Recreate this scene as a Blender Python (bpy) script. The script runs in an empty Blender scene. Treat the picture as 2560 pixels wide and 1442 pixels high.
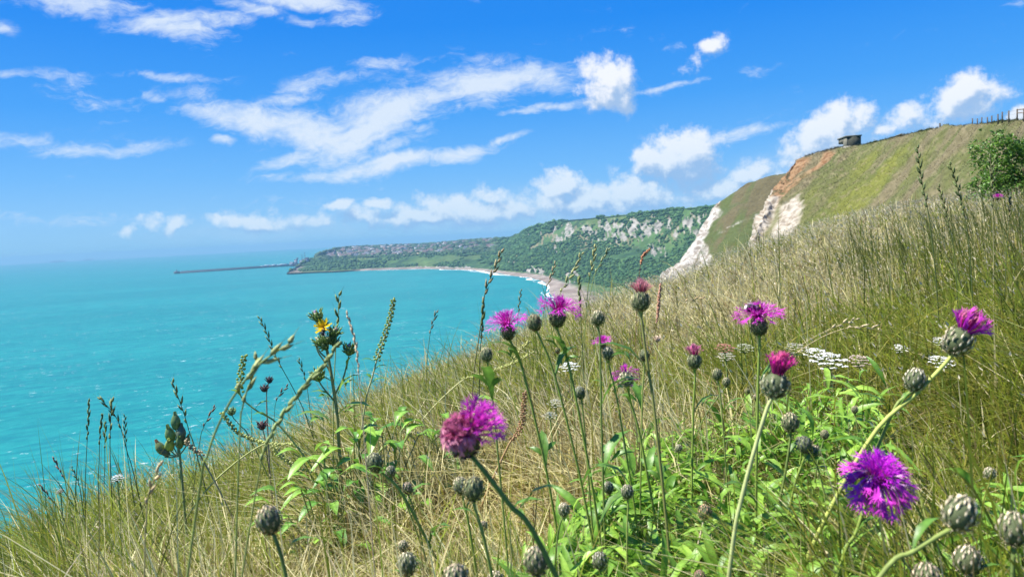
import bpy, math, random
import numpy as np
from mathutils import Vector, Matrix

# ------------------------------------------------------------------ camera, light, sky
S = bpy.context.scene
COL = S.collection
F_PX = 1849.0
CAM = np.array([0.0, 0.0, 110.0])
PITCH = math.atan(137.0 / F_PX); ROLL = math.atan(0.0514)
Fw = np.array([0, math.cos(PITCH), -math.sin(PITCH)])
R0 = np.array([1.0, 0, 0]); U0 = np.array([0, math.sin(PITCH), math.cos(PITCH)])
RI = math.cos(ROLL) * R0 - math.sin(ROLL) * U0
UP = math.sin(ROLL) * R0 + math.cos(ROLL) * U0

cam_d = bpy.data.cameras.new('camera'); cam = bpy.data.objects.new('camera', cam_d); COL.objects.link(cam)
M = Matrix(((RI[0], UP[0], -Fw[0], CAM[0]), (RI[1], UP[1], -Fw[1], CAM[1]), (RI[2], UP[2], -Fw[2], CAM[2]), (0, 0, 0, 1)))
cam.matrix_world = M
cam_d.sensor_width = 36; cam_d.lens = 36 * F_PX / 2560
cam_d.clip_start = 0.02; cam_d.clip_end = 100000
cam_d.dof.use_dof = True; cam_d.dof.focus_distance = 1.7; cam_d.dof.aperture_fstop = 13
S.camera = cam

SUN_AZ = math.radians(-88); SUN_EL = math.radians(56)
sv = Vector((math.sin(SUN_AZ) * math.cos(SUN_EL), math.cos(SUN_AZ) * math.cos(SUN_EL), math.sin(SUN_EL)))
sl = bpy.data.lights.new('sun', 'SUN'); sl.energy = 5.0; sl.angle = math.radians(0.5); sl.color = (1.0, 0.955, 0.88)
so = bpy.data.objects.new('sun', sl); COL.objects.link(so); so.location = (0, 0, 300)
so.rotation_euler = sv.to_track_quat('Z', 'Y').to_euler()

S.view_settings.view_transform = 'Standard'; S.view_settings.look = 'None'
S.view_settings.exposure = 1.15; S.view_settings.gamma = 1.0
S.render.engine = 'CYCLES'
S.cycles.max_bounces = 6; S.cycles.diffuse_bounces = 4; S.cycles.glossy_bounces = 2; S.cycles.transmission_bounces = 4
S.cycles.volume_bounces = 0; S.cycles.caustics_reflective = False; S.cycles.caustics_refractive = False
S.cycles.use_denoising = True

def ray(px, py):
    return Fw + (px - 1280) / F_PX * RI + (721 - py) / F_PX * UP
def P(px, py, d):
    return CAM + d * ray(px, py)
def hor(px): return 650 - 0.0514 * px
def atz(px, py, z):
    r = ray(px, py); t = (z - CAM[2]) / r[2]
    return CAM + t * r
def azel(px, py):
    r = ray(px, py)
    return math.atan2(r[0], r[1]), math.atan2(r[2], math.hypot(r[0], r[1]))

W = bpy.data.worlds.new('World'); S.world = W; W.use_nodes = True
nt = W.node_tree; nt.nodes.clear()
def NN(t, tree=None, **kw):
    n = (tree or nt).nodes.new(t)
    for k, v in kw.items(): setattr(n, k, v)
    return n
def LK(a, b, tree=None): (tree or nt).links.new(a, b)
def MTH(op, a, b=None, c=None, clamp=False, tree=None):
    n = NN('ShaderNodeMath', tree, operation=op, use_clamp=clamp)
    for i, v in enumerate((a, b, c)):
        if v is None: continue
        if hasattr(v, 'links'): LK(v, n.inputs[i], tree)
        else: n.inputs[i].default_value = v
    return n.outputs[0]
def VM(op, a, b=None, tree=None, scale=None):
    n = NN('ShaderNodeVectorMath', tree, operation=op)
    for i, v in enumerate((a, b)):
        if v is None: continue
        if hasattr(v, 'links'): LK(v, n.inputs[i], tree)
        else: n.inputs[i].default_value = v
    if scale is not None: n.inputs['Scale'].default_value = scale
    return n.outputs['Value'] if op in ('LENGTH', 'DOT_PRODUCT') else n.outputs[0]
def SMOOTH(v, a, b, lo=0.0, hi=1.0, tree=None):
    n = NN('ShaderNodeMapRange', tree, interpolation_type='SMOOTHSTEP')
    LK(v, n.inputs[0], tree)
    n.inputs[1].default_value = a; n.inputs[2].default_value = b; n.inputs[3].default_value = lo; n.inputs[4].default_value = hi
    return n.outputs[0]
def NOISE(vec, scale, detail=5, rough=0.5, dist=0.0, color=False, tree=None):
    n = NN('ShaderNodeTexNoise', tree)
    if vec is not None: LK(vec, n.inputs['Vector'], tree)
    n.inputs['Scale'].default_value = scale; n.inputs['Detail'].default_value = detail
    n.inputs['Roughness'].default_value = rough; n.inputs['Distortion'].default_value = dist
    return n.outputs['Color'] if color else n.outputs['Fac']
def MIXC(fac, a, b, tree=None, blend='MIX'):
    n = NN('ShaderNodeMix', tree, data_type='RGBA', blend_type=blend)
    for i, v in ((0, fac), (6, a), (7, b)):
        if hasattr(v, 'links'): LK(v, n.inputs[i], tree)
        elif i == 0: n.inputs[0].default_value = v
        else: n.inputs[i].default_value = (*v, 1)
    return n.outputs[2]

tc = NN('ShaderNodeTexCoord')
sep = NN('ShaderNodeSeparateXYZ'); LK(tc.outputs['Generated'], sep.inputs[0])
zc = MTH('MAXIMUM', sep.outputs[2], 0.0)
cmb = NN('ShaderNodeCombineXYZ'); LK(sep.outputs[0], cmb.inputs[0]); LK(sep.outputs[1], cmb.inputs[1]); LK(zc, cmb.inputs[2])
sky = NN('ShaderNodeTexSky', sky_type='NISHITA', sun_disc=False)
sky.sun_elevation = SUN_EL; sky.sun_rotation = SUN_AZ; sky.altitude = 100; sky.air_density = 1.0; sky.dust_density = 0.3; sky.ozone_density = 3.0
LK(cmb.outputs[0], sky.inputs[0])
# azimuth / elevation of the direction
az = MTH('ARCTAN2', sep.outputs[0], sep.outputs[1])
hyp = MTH('SQRT', MTH('ADD', MTH('MULTIPLY', sep.outputs[0], sep.outputs[0]), MTH('MULTIPLY', sep.outputs[1], sep.outputs[1])))
el = MTH('ARCTAN2', sep.outputs[2], hyp)
uv = NN('ShaderNodeCombineXYZ'); LK(az, uv.inputs[0]); LK(el, uv.inputs[1])
UVV = uv.outputs[0]
rmp = NN('ShaderNodeValToRGB'); LK(MTH('DIVIDE', el, 0.6), rmp.inputs[0])
EXPM = 10.0 / 2 ** 1.15
stops = [(0.0, (.22, .55, .88)), (.06, (.22, .54, .94)), (.15, (.13, .46, .96)), (.28, (.04, .345, .94)), (.45, (.0, .25, .90)), (.7, (.0, .205, .84)), (1.0, (.0, .17, .74))]
for k_, (p_, c_) in enumerate(stops):
    e_ = rmp.color_ramp.elements[k_] if k_ < 2 else rmp.color_ramp.elements.new(p_)
    e_.position = p_; e_.color = (c_[0], c_[1], c_[2], 1)
rsc = VM('SCALE', rmp.outputs[0], scale=EXPM)
skyc = MIXC(0.94, sky.outputs[0], rsc)
def warp(vec, scale, amt, detail=3):
    c = NOISE(vec, scale, detail, 0.55, color=True)
    d = VM('SUBTRACT', c, (0.5, 0.5, 0.5))
    return VM('ADD', vec, VM('SCALE', d, scale=amt))
def blobs(vec, lst, gr=1.3):
    out = None
    for (px, py, a, b, rot, wgt) in lst:
        u, v = azel(px, py)
        m = NN('ShaderNodeMapping', vector_type='TEXTURE')
        if out is None: LK(vec, m.inputs['Vector'])
        else:
            ch = NN('ShaderNodeVectorMath', operation='MULTIPLY_ADD'); LK(out, ch.inputs[0]); ch.inputs[1].default_value = (1e-7, 1e-7, 0); LK(vec, ch.inputs[2]); LK(ch.outputs[0], m.inputs['Vector'])
        m.inputs['Location'].default_value = (u, v, 0); m.inputs['Rotation'].default_value = (0, 0, math.radians(rot - 2.9))
        m.inputs['Scale'].default_value = (a * gr / F_PX, b * gr / F_PX, 1)
        l = VM('LENGTH', m.outputs[0])
        s = SMOOTH(l, 1.0, 0.0, 0.0, wgt)
        out = s if out is None else MTH('MAXIMUM', out, s)
    return out
CUM = [(1700, 395, 120, 85, 0, 1.1), (1620, 400, 70, 60, 10, .95), (1400, 460, 80, 50, 5, .95), (1515, 210, 90, 85, -35, 1.05), (1545, 245, 60, 60, 0, .85),
       (1640, 470, 330, 60, 3, .62), (1080, 500, 60, 34, 0, .8), (1220, 490, 70, 40, 0, .8), (1300, 520, 90, 45, 0, .62), (620, 545, 95, 38, 5, .85), (740, 545, 80, 30, 0, .72),
       (525, 548, 40, 16, -10, .75), (860, 517, 42, 22, 12, .95), (950, 507, 45, 20, 8, .85), (900, 545, 90, 32, 0, .68), (445, 565, 45, 24, 10, .72), (375, 556, 45, 20, 0, .66), (310, 570, 40, 16, 0, .66),
       (2075, 340, 110, 70, 25, 1.1), (2110, 310, 85, 45, -5, .9), (1990, 390, 100, 50, 30, .72), (1880, 420, 80, 38, 12, .95), (1960, 440, 140, 45, 0, .6),
       (2400, 235, 70, 60, 35, 1.0), (2400, 265, 110, 55, 10, .85), (2270, 310, 70, 45, 15, .85), (1785, 115, 45, 32, 25, .8), (1740, 165, 45, 55, -20, .62),
       (2560, 290, 30, 25, 0, .9), (2230, 335, 60, 25, 10, .7), (1150, 530, 420, 44, 3, .86), (1500, 500, 330, 66, 3, .95), (760, 555, 260, 26, 3, .62), (1800, 470, 160, 50, 10, .7), (2130, 370, 160, 50, 5, .55)]
wv = warp(warp(UVV, 9, 0.045), 34, 0.018, 4)
cm = blobs(wv, CUM, 1.55)
cn1 = NOISE(UVV, 34, 9, 0.66)
cden = MTH('ADD', cm, MTH('MULTIPLY', MTH('SUBTRACT', cn1, 0.5), 1.5))
cda = SMOOTH(cden, 0.30, 0.80)
# brightness: denser towards the sun (up and left) = shaded side lower right
off = VM('ADD', UVV, (-0.010, 0.016, 0))
cn2 = NOISE(off, 34, 7, 0.62)
lit = MTH('SUBTRACT', cn1, cn2)
cm_up = blobs(VM('ADD', wv, (-0.007, 0.016, 0)), CUM, 1.55)
lit2 = SMOOTH(MTH('ADD', MTH('MULTIPLY', lit, 2.2), MTH('MULTIPLY', MTH('SUBTRACT', cm, cm_up), 2.4)), -0.42, 0.52)
lowf = SMOOTH(el, 0.0, 0.17)
dark_c = MIXC(lowf, (.30 * EXPM, .53 * EXPM, .86 * EXPM), (.38 * EXPM, .56 * EXPM, .84 * EXPM))
lite_c = MIXC(lowf, (.66 * EXPM, .82 * EXPM, .99 * EXPM), (.95 * EXPM, .98 * EXPM, 1.04 * EXPM))
ccol = MIXC(lit2, dark_c, lite_c)
CIR = [(560, 285, 130, 50, -12, .9), (650, 300, 190, 52, -8, 1.0), (800, 330, 220, 62, -14, 1.05), (900, 345, 190, 60, 25, 1.0), (1000, 265, 260, 58, 17, 1.0), (1200, 212, 260, 50, 6, 1.0), (1350, 205, 130, 40, 0, .85),
       (760, 215, 100, 34, 20, .7), (720, 245, 110, 22, 8, .75), (960, 160, 120, 24, 6, .65), (1240, 165, 180, 26, 2, .45), (880, 205, 180, 26, 12, .5),
       (740, 392, 110, 26, 12, .75), (1000, 355, 120, 30, 18, .72), (800, 440, 170, 20, 3, .85), (960, 415, 210, 34, 10, .95), (1130, 390, 150, 26, 14, .9), (1250, 350, 90, 14, 17, .8),
       (560, 350, 46, 18, 10, .9), (530, 262, 40, 60, 20, .45),
       (440, 66, 190, 30, 8, .9), (480, 92, 130, 26, -3, .6), (180, 12, 220, 36, -4, .9), (740, 12, 180, 32, -6, .9), (860, 45, 90, 50, 20, .65), (640, 30, 200, 18, -10, .55), (10, 78, 45, 26, -5, .8),
       (130, 358, 190, 26, -3, .62), (330, 372, 150, 22, 6, .5), (420, 196, 140, 13, 3, .55), (190, 230, 110, 40, -18, .42), (20, 186, 60, 12, 4, .45), (390, 248, 50, 12, -3, .4),
       (1350, 272, 150, 13, 9, .72), (1680, 218, 130, 10, 9, .6), (1870, 335, 120, 18, 9, .68), (1700, 135, 60, 16, 0, .35), (1558, 76, 28, 22, 0, .4), (1862, 188, 40, 26, -10, .4), (2550, 8, 30, 22, 0, .45),
       (250, 540, 420, 22, -1, .38), (700, 130, 60, 22, 0, .3), (700, 500, 500, 30, 2, .22)]
mp = NN('ShaderNodeMapping', vector_type='TEXTURE'); LK(UVV, mp.inputs['Vector'])
mp.inputs['Rotation'].default_value = (0, 0, math.radians(8)); mp.inputs['Scale'].default_value = (9, 1, 1)
wc = warp(warp(UVV, 5, 0.04), 16, 0.02, 4)
ci = MTH('MULTIPLY', blobs(wc, CIR, 1.4), .98)
wst = VM('ADD', mp.outputs[0], VM('SCALE', VM('SUBTRACT', NOISE(UVV, 7, 4, .6, color=True), (.5, .5, .5)), scale=.09))
cn3 = NOISE(wst, 40, 9, 0.68)
cid = MTH('ADD', ci, MTH('MULTIPLY', MTH('SUBTRACT', cn3, 0.5), 1.95))
cia = SMOOTH(cid, 0.16, 1.05)
s1 = MIXC(MTH('MULTIPLY', cia, 0.9), skyc, (.78 * EXPM, .88 * EXPM, 1.0 * EXPM))
bank = blobs(warp(UVV, 14, .03, 4), [(1350, 535, 560, 75, 3, 1.0), (2050, 400, 330, 75, 14, .8), (700, 575, 420, 40, 3, .7)], 1.2)
s1b = MIXC(MTH('MULTIPLY', MTH('MULTIPLY', bank, SMOOTH(NOISE(UVV, 22, 6, .6), .25, .75, .35, 1.0)), .62), s1, (.50 * EXPM, .70 * EXPM, .94 * EXPM))
s2 = MIXC(MTH('MULTIPLY', cda, 0.96), s1b, ccol)
bg = NN('ShaderNodeBackground'); LK(s2, bg.inputs[0]); bg.inputs[1].default_value = 0.1
wo = NN('ShaderNodeOutputWorld'); LK(bg.outputs[0], wo.inputs[0])

rnd = random.Random(7)
rng = np.random.default_rng(11)

# ------------------------------------------------------------------ helpers
def _hash(i, j, k):
    n = (i * 374761393 + j * 668265263 + k * 1442695041) & 0xffffffff
    n = ((n ^ (n >> 13)) * 1274126177) & 0xffffffff
    n = (n ^ (n >> 16)) & 0xffffffff
    return n.astype(np.float64) / 4294967295.0
def vnoise(p):
    p = np.asarray(p, float); i = np.floor(p).astype(np.int64); f = p - i; f = f * f * (3 - 2 * f)
    r = 0
    for a in (0, 1):
        for b in (0, 1):
            for c in (0, 1):
                w = (f[..., 0] if a else 1 - f[..., 0]) * (f[..., 1] if b else 1 - f[..., 1]) * (f[..., 2] if c else 1 - f[..., 2])
                r = r + w * _hash(i[..., 0] + a, i[..., 1] + b, i[..., 2] + c)
    return r
def fbm(p, o=4, g=0.5):
    s = 0; a = 1; t = 0; p = np.asarray(p, float)
    for k in range(o):
        s = s + a * vnoise(p + 17.3 * k); t += a; a *= g; p = p * 2.03
    return s / t
def norm(v):
    v = np.asarray(v, float); return v / (np.linalg.norm(v) + 1e-12)
def catmull(pts, n):
    pts = np.asarray(pts, float); m = len(pts)
    if m == 2:
        t = np.linspace(0, 1, n)[:, None]; return pts[0] * (1 - t) + pts[1] * t
    t = np.linspace(0, m - 1 - 1e-9, n); i = t.astype(int); f = (t - i)[:, None]
    g = lambda k: pts[np.clip(k, 0, m - 1)]
    p0, p1, p2, p3 = g(i - 1), g(i), g(i + 1), g(i + 2)
    return 0.5 * (2 * p1 + (p2 - p0) * f + (2 * p0 - 5 * p1 + 4 * p2 - p3) * f * f + (3 * p1 - p0 - 3 * p2 + p3) * f ** 3)

def tag(o, label=None, cat=None, group=None, kind=None):
    if label: o['label'] = label
    if cat: o['category'] = cat
    if group: o['group'] = group
    if kind: o['kind'] = kind
    return o
def empty(name, loc, label, cat, group=None):
    o = bpy.data.objects.new(name, None); o.empty_display_size = 0.05; o.location = loc; COL.objects.link(o)
    return tag(o, label, cat, group)
def np_mesh(name, V, faces, cols, mat, parent=None, smooth=False, origin=(0, 0, 0)):
    """faces: (N,3) or (N,4) int array, or list of such arrays"""
    fl = faces if isinstance(faces, list) else [faces]
    V = np.asarray(V, np.float32) - np.asarray(origin, np.float32)
    me = bpy.data.meshes.new(name)
    me.vertices.add(len(V)); me.vertices.foreach_set('co', V.ravel())
    loops = np.concatenate([np.asarray(f).ravel() for f in fl]).astype(np.int32)
    tot = np.concatenate([np.full(len(f), np.asarray(f).shape[1]) for f in fl]).astype(np.int32)
    st = np.concatenate([[0], np.cumsum(tot)[:-1]]).astype(np.int32)
    me.loops.add(len(loops)); me.loops.foreach_set('vertex_index', loops)
    me.polygons.add(len(tot)); me.polygons.foreach_set('loop_start', st)
    if smooth: me.polygons.foreach_set('use_smooth', np.ones(len(tot), bool))
    if cols is not None:
        cols = np.asarray(cols, np.float32)
        a = me.color_attributes.new('Col', 'FLOAT_COLOR', 'POINT')
        c4 = np.ones((len(V), 4), np.float32); c4[:, :cols.shape[1]] = cols; a.data.foreach_set('color', c4.ravel())
    me.update(calc_edges=True)
    me.materials.append(mat)
    o = bpy.data.objects.new(name, me); COL.objects.link(o)
    if parent is not None: o.parent = parent
    else: o.location = origin
    return o
class MB:
    def __init__(s): s.v = []; s.f3 = []; s.f4 = []; s.c = []; s.n = 0
    def add(s, V, F, c):
        V = np.asarray(V, float); F = np.asarray(F, int)
        c = np.asarray(c, float)
        if c.ndim == 1: c = np.tile(c, (len(V), 1))
        s.v.append(V); s.c.append(c)
        (s.f3 if F.shape[1] == 3 else s.f4).append(F + s.n); s.n += len(V)
    def tube(s, pts, rad, col, k=6, cap=True):
        pts = np.asarray(pts, float); n = len(pts)
        rad = np.broadcast_to(np.asarray(rad, float), (n,)); col = np.asarray(col, float)
        if col.ndim == 1: col = np.tile(col, (n, 1))
        T = np.gradient(pts, axis=0); T /= np.linalg.norm(T, axis=1)[:, None] + 1e-12
        a = np.cross(T, [0.31, 0.2, 0.93]); bad = np.linalg.norm(a, axis=1) < .05
        a[bad] = np.cross(T[bad], [1, 0, 0]); a /= np.linalg.norm(a, axis=1)[:, None]; b = np.cross(T, a)
        ph = np.arange(k) * 2 * math.pi / k
        V = pts[:, None] + rad[:, None, None] * (a[:, None] * np.cos(ph)[None, :, None] + b[:, None] * np.sin(ph)[None, :, None])
        C = np.repeat(col, k, axis=0)
        i = np.arange(n - 1)[:, None] * k; j = np.arange(k)[None]; j2 = (j + 1) % k
        F = np.stack([i + j, i + j2, i + k + j2, i + k + j], -1).reshape(-1, 4)
        s.add(V.reshape(-1, 3), F, C)
    def ribbon(s, pts, wid, nrm, col):
        """nrm: sideways direction"""
        pts = np.asarray(pts, float); n = len(pts); wid = np.broadcast_to(np.asarray(wid, float), (n,))
        col = np.asarray(col, float)
        if col.ndim == 1: col = np.tile(col, (n, 1))
        nrm = np.asarray(nrm, float); nrm = np.broadcast_to(nrm, (n, 3))
        V = np.stack([pts - nrm * wid[:, None] / 2, pts + nrm * wid[:, None] / 2], 1).reshape(-1, 3)
        i = np.arange(n - 1) * 2
        s.add(V, np.stack([i, i + 1, i + 3, i + 2], 1), np.repeat(col, 2, axis=0))
    def ellipsoid(s, c, ax, r, h, col, nu=12, nv=8, fn=None):
        ax = norm(ax); a = norm(np.cross(ax, [0.3, 0.9, 0.2])); b = np.cross(ax, a)
        V = []; 
        for i in range(nv + 1):
            t = math.pi * i / nv
            for j in range(nu):
                p = 2 * math.pi * j / nu
                q = 1.0 if fn is None else fn(t, p)
                V.append(np.asarray(c) + q * (ax * math.cos(t) * h + (a * math.cos(p) + b * math.sin(p)) * math.sin(t) * r))
        F = [(i * nu + j, i * nu + (j + 1) % nu, (i + 1) * nu + (j + 1) % nu, (i + 1) * nu + j) for i in range(nv) for j in range(nu)]
        s.add(V, F, col)
    def box(s, lo, hi, col, fr=None):
        lo = np.asarray(lo, float); hi = np.asarray(hi, float)
        V = np.array([[x, y, z] for x in (lo[0], hi[0]) for y in (lo[1], hi[1]) for z in (lo[2], hi[2])])
        if fr is not None: o, A = fr; V = np.asarray(o) + V @ np.asarray(A)
        s.add(V, [(0, 1, 3, 2), (4, 6, 7, 5), (0, 4, 5, 1), (2, 3, 7, 6), (0, 2, 6, 4), (1, 5, 7, 3)], col)
    def build(s, name, mat, parent=None, origin=(0, 0, 0), smooth=True):
        fl = [np.concatenate(x) for x in (s.f3, s.f4) if x]
        return np_mesh(name, np.concatenate(s.v), fl, np.concatenate(s.c), mat, parent, smooth, origin)

def M_attr(name, rough=0.6, trans=0.0, var=0.25, vscale=60.0, bump=0.0, bscale=200.0, spec=0.3, objco=True):
    m = bpy.data.materials.new(name); m.use_nodes = True; t = m.node_tree; t.nodes.clear()
    at = NN('ShaderNodeAttribute', t, attribute_name='Col'); co = NN('ShaderNodeTexCoord', t)
    n = NOISE(co.outputs['Object'], vscale, 4, .6, tree=t)
    f = SMOOTH(n, .25, .75, 1 - var, 1 + var, tree=t)
    cc = VM('MULTIPLY', at.outputs['Color'], f, tree=t)
    # f is scalar: broadcast
    pb = NN('ShaderNodeBsdfPrincipled', t); LK(cc, pb.inputs['Base Color'], t)
    pb.inputs['Roughness'].default_value = rough; pb.inputs['Specular IOR Level'].default_value = spec
    if bump:
        b = NN('ShaderNodeBump', t); b.inputs['Strength'].default_value = bump; LK(NOISE(co.outputs['Object'], bscale, 5, .65, tree=t), b.inputs['Height'], t)
        LK(b.outputs[0], pb.inputs['Normal'], t)
    out = NN('ShaderNodeOutputMaterial', t)
    if trans:
        tr = NN('ShaderNodeBsdfTranslucent', t); LK(cc, tr.inputs['Color'], t)
        mx = NN('ShaderNodeMixShader', t); mx.inputs[0].default_value = trans
        LK(pb.outputs[0], mx.inputs[1], t); LK(tr.outputs[0], mx.inputs[2], t); LK(mx.outputs[0], out.inputs[0], t)
    else: LK(pb.outputs[0], out.inputs[0], t)
    return m
m_grass = M_attr('grass_blade', .45, .5, .2, 3.0, spec=.45)
m_leaf = M_attr('leaf', .42, .38, .25, 120.0, .25, 300, spec=.5)
m_stem = M_attr('stem', .6, .15, .2, 90.0)
m_petal = M_attr('petal', .6, .35, .2, 200.0, spec=.2)
m_bud = M_attr('bud', .75, .0, .25, 300.0, .4, 900.0, spec=.2)
m_wood = M_attr('wood', .8, 0, .3, 6.0, .4, 30.0)
m_conc = M_attr('concrete', .9, 0, .25, 1.2, .4, 12.0, spec=.15)
m_far = M_attr('far_building', .85, 0, .15, .05, spec=.2)
m_crown = M_attr('far_foliage', .8, 0, .35, .25, .6, 1.5, spec=.15)
m_fur = M_attr('insect', .6, 0, .2, 900.0)

# ------------------------------------------------------------------ near ground
H0 = 0.47
SIL = [(-400, 1430, 190, 4.0), (0, 1292, 168, 4.5), (200, 1228, 140, 4.6), (400, 1168, 116, 4.8), (560, 1112, 96, 5), (700, 1062, 80, 5.2), (900, 985, 62, 5.6), (1100, 905, 48, 6.2),
       (1300, 830, 36, 7.5), (1420, 778, 30, 9), (1520, 738, 28, 11), (1620, 706, 24, 13), (1720, 682, 22, 14), (1850, 628, 20, 16), (2000, 575, 16, 19), (2200, 525, 14, 21), (2400, 495, 12, 23), (2560, 482, 12, 24), (2900, 440, 12, 24)]
_az = []; _te = []; _c = []
for px, py, gh, c in SIL:
    a, e = azel(px, py + gh); _az.append(a); _te.append(math.tan(e)); _c.append(c)
_az = [-math.pi, -math.radians(100), -math.radians(60)] + _az + [math.radians(70), math.radians(110), math.pi]
_te = [-.10, -.55, -.48] + _te + [.16, .2, -.10]
_c = [9, 4, 4] + _c + [24, 20, 9]
_az = np.array(_az); _te = np.array(_te); _c = np.array(_c)
def _sm(a, vals):
    r = 0; ws = 0
    for k, w in ((-2, 1), (-1, 3), (0, 4), (1, 3), (2, 1)):
        r = r + w * np.interp(a + k * 0.018, _az, vals, period=None); ws += w
    return r / ws
def gz(x, y):
    x = np.asarray(x, float); y = np.asarray(y, float)
    a = np.arctan2(x, y); r = np.hypot(x, y)
    te = _sm(a, _te); c = _sm(a, _c)
    z = r * te - H0 * (1 - r / c) ** 2
    p = np.stack([x, y, 0 * x], -1)
    z = z + (fbm(p * 1.7, 3) - .5) * 0.07 * np.clip(r, .3, 2.5) / 1.5 + (fbm(p * .35 + 9, 2) - .5) * .10 * np.clip(r / 5, 0, 1)
    return z + CAM[2]
def crest(x, y): return _sm(np.arctan2(x, y), _c)

m = bpy.data.materials.new('turf_soil'); m.use_nodes = True; t = m.node_tree; pb = t.nodes['Principled BSDF']; pb.inputs['Roughness'].default_value = .95
co = NN('ShaderNodeTexCoord', t)
n1 = NOISE(co.outputs['Object'], 9, 6, .65, tree=t); n2 = NOISE(co.outputs['Object'], 60, 5, .7, tree=t)
c1 = MIXC(SMOOTH(n1, .35, .65, tree=t), (.07, .075, .02), (.17, .14, .06), t)
c2 = MIXC(SMOOTH(n2, .4, .7, tree=t), c1, (.07, .07, .02), t)
LK(c2, pb.inputs['Base Color'], t)
b = NN('ShaderNodeBump', t); b.inputs['Strength'].default_value = .8; b.inputs['Distance'].default_value = .02; LK(n2, b.inputs['Height'], t); LK(b.outputs[0], pb.inputs['Normal'], t)
m_soil = m
NA, NR = 420, 200
aa = np.linspace(-math.pi, math.pi, NA, endpoint=False); rr = np.concatenate([[0.02], np.geomspace(.12, 90, NR - 1)])
A_, R_ = np.meshgrid(aa, rr, indexing='ij')
X = R_ * np.sin(A_); Y = R_ * np.cos(A_); Z = gz(X, Y)
Rm = np.minimum(crest(X, Y) * 6, 85)
over = np.clip(R_ - Rm, 0, None)
Z = np.maximum(Z - over * 2.2, -2)
Xs = np.sin(aa) * 140; Ys = np.cos(aa) * 140
V = np.stack([X, Y, Z], -1).reshape(-1, 3)
i, j = np.meshgrid(np.arange(NA), np.arange(NR - 1), indexing='ij'); i2 = (i + 1) % NA
Fq = np.stack([i * NR + j, i * NR + j + 1, i2 * NR + j + 1, i2 * NR + j], -1).reshape(-1, 4)
V2 = np.stack([Xs, Ys, np.full(NA, -2.0)], -1); n0 = len(V); k = np.arange(NA); k2 = (k + 1) % NA
Fs = np.stack([k * NR + NR - 1, n0 + k, n0 + k2, k2 * NR + NR - 1], -1)
tag(np_mesh('ground', np.concatenate([V, V2]), np.concatenate([Fq, Fs]), None, m_soil, smooth=True), 'steep turf slope falling away towards the sea', 'ground', kind='structure')

# ------------------------------------------------------------------ sea
m = bpy.data.materials.new('sea_water'); m.use_nodes = True; t = m.node_tree; pb = t.nodes['Principled BSDF']
co = NN('ShaderNodeTexCoord', t); OC = co.outputs['Object']
def MAPV(vec, rot, sc, tree):
    n = NN('ShaderNodeMapping', tree, vector_type='TEXTURE'); LK(vec, n.inputs['Vector'], tree)
    n.inputs['Rotation'].default_value = (0, 0, math.radians(rot)); n.inputs['Scale'].default_value = sc; return n.outputs[0]
wv1 = MAPV(OC, 30, (36, 10, 1), t); wv2 = MAPV(OC, 36, (9, 3.0, 1), t); wv3 = MAPV(OC, 14, (900, 260, 1), t)
h1 = NOISE(wv1, 1, 4, .6, tree=t); h2 = NOISE(wv2, 1, 5, .65, tree=t); h3 = NOISE(wv3, 1, 4, .6, tree=t)
hh = MTH('ADD', MTH('MULTIPLY', h1, 1.0), MTH('MULTIPLY', h2, .5), tree=t)
b = NN('ShaderNodeBump', t); b.inputs['Strength'].default_value = .4; b.inputs['Distance'].default_value = 1.6; LK(hh, b.inputs['Height'], t); LK(b.outputs[0], pb.inputs['Normal'], t)
ca = MIXC(SMOOTH(h3, .35, .65, tree=t), (.005, .140, .140), (.011, .188, .18), t)
cb = MIXC(SMOOTH(h2, .42, .66, tree=t), ca, (.014, .215, .195), t)
cb = MIXC(SMOOTH(h1, .57, .38, 0, .75, tree=t), cb, (.004, .122, .138), t)
wc1 = MAPV(OC, 32, (8, 2.6, 1), t); wn = NOISE(wc1, 1, 3, .6, tree=t); wp = NOISE(MAPV(OC, 10, (90, 40, 1), t), 1, 2, .5, tree=t)
wm = SMOOTH(MTH('ADD', wn, MTH('MULTIPLY', wp, .35, tree=t), tree=t), .85, .90, tree=t)
cc = MIXC(wm, cb, (.5, .58, .58), t)
LK(cc, pb.inputs['Base Color'], t); pb.inputs['Roughness'].default_value = .38; pb.inputs['IOR'].default_value = 1.33; pb.inputs['Specular IOR Level'].default_value = .2
RS = 18500
k = np.arange(360) * 2 * math.pi / 360
rings = [0, 60, 400, 1500, 4000, 9000, RS]
V = np.concatenate([np.stack([r_ * np.sin(k), r_ * np.cos(k), 0 * k], -1) for r_ in rings[1:]]); V = np.concatenate([V, [[0, 0, 0]]])
Fq = np.concatenate([np.stack([q * 360 + np.arange(360), (q + 1) * 360 + np.arange(360), (q + 1) * 360 + (np.arange(360) + 1) % 360, q * 360 + (np.arange(360) + 1) % 360], -1) for q in range(5)])
Ft = np.stack([np.full(360, len(V) - 1), np.arange(360), (np.arange(360) + 1) % 360], -1)
tag(np_mesh('sea', V, [Fq, Ft], None, m), 'turquoise sea with small whitecaps', 'sea', kind='structure')

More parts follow.
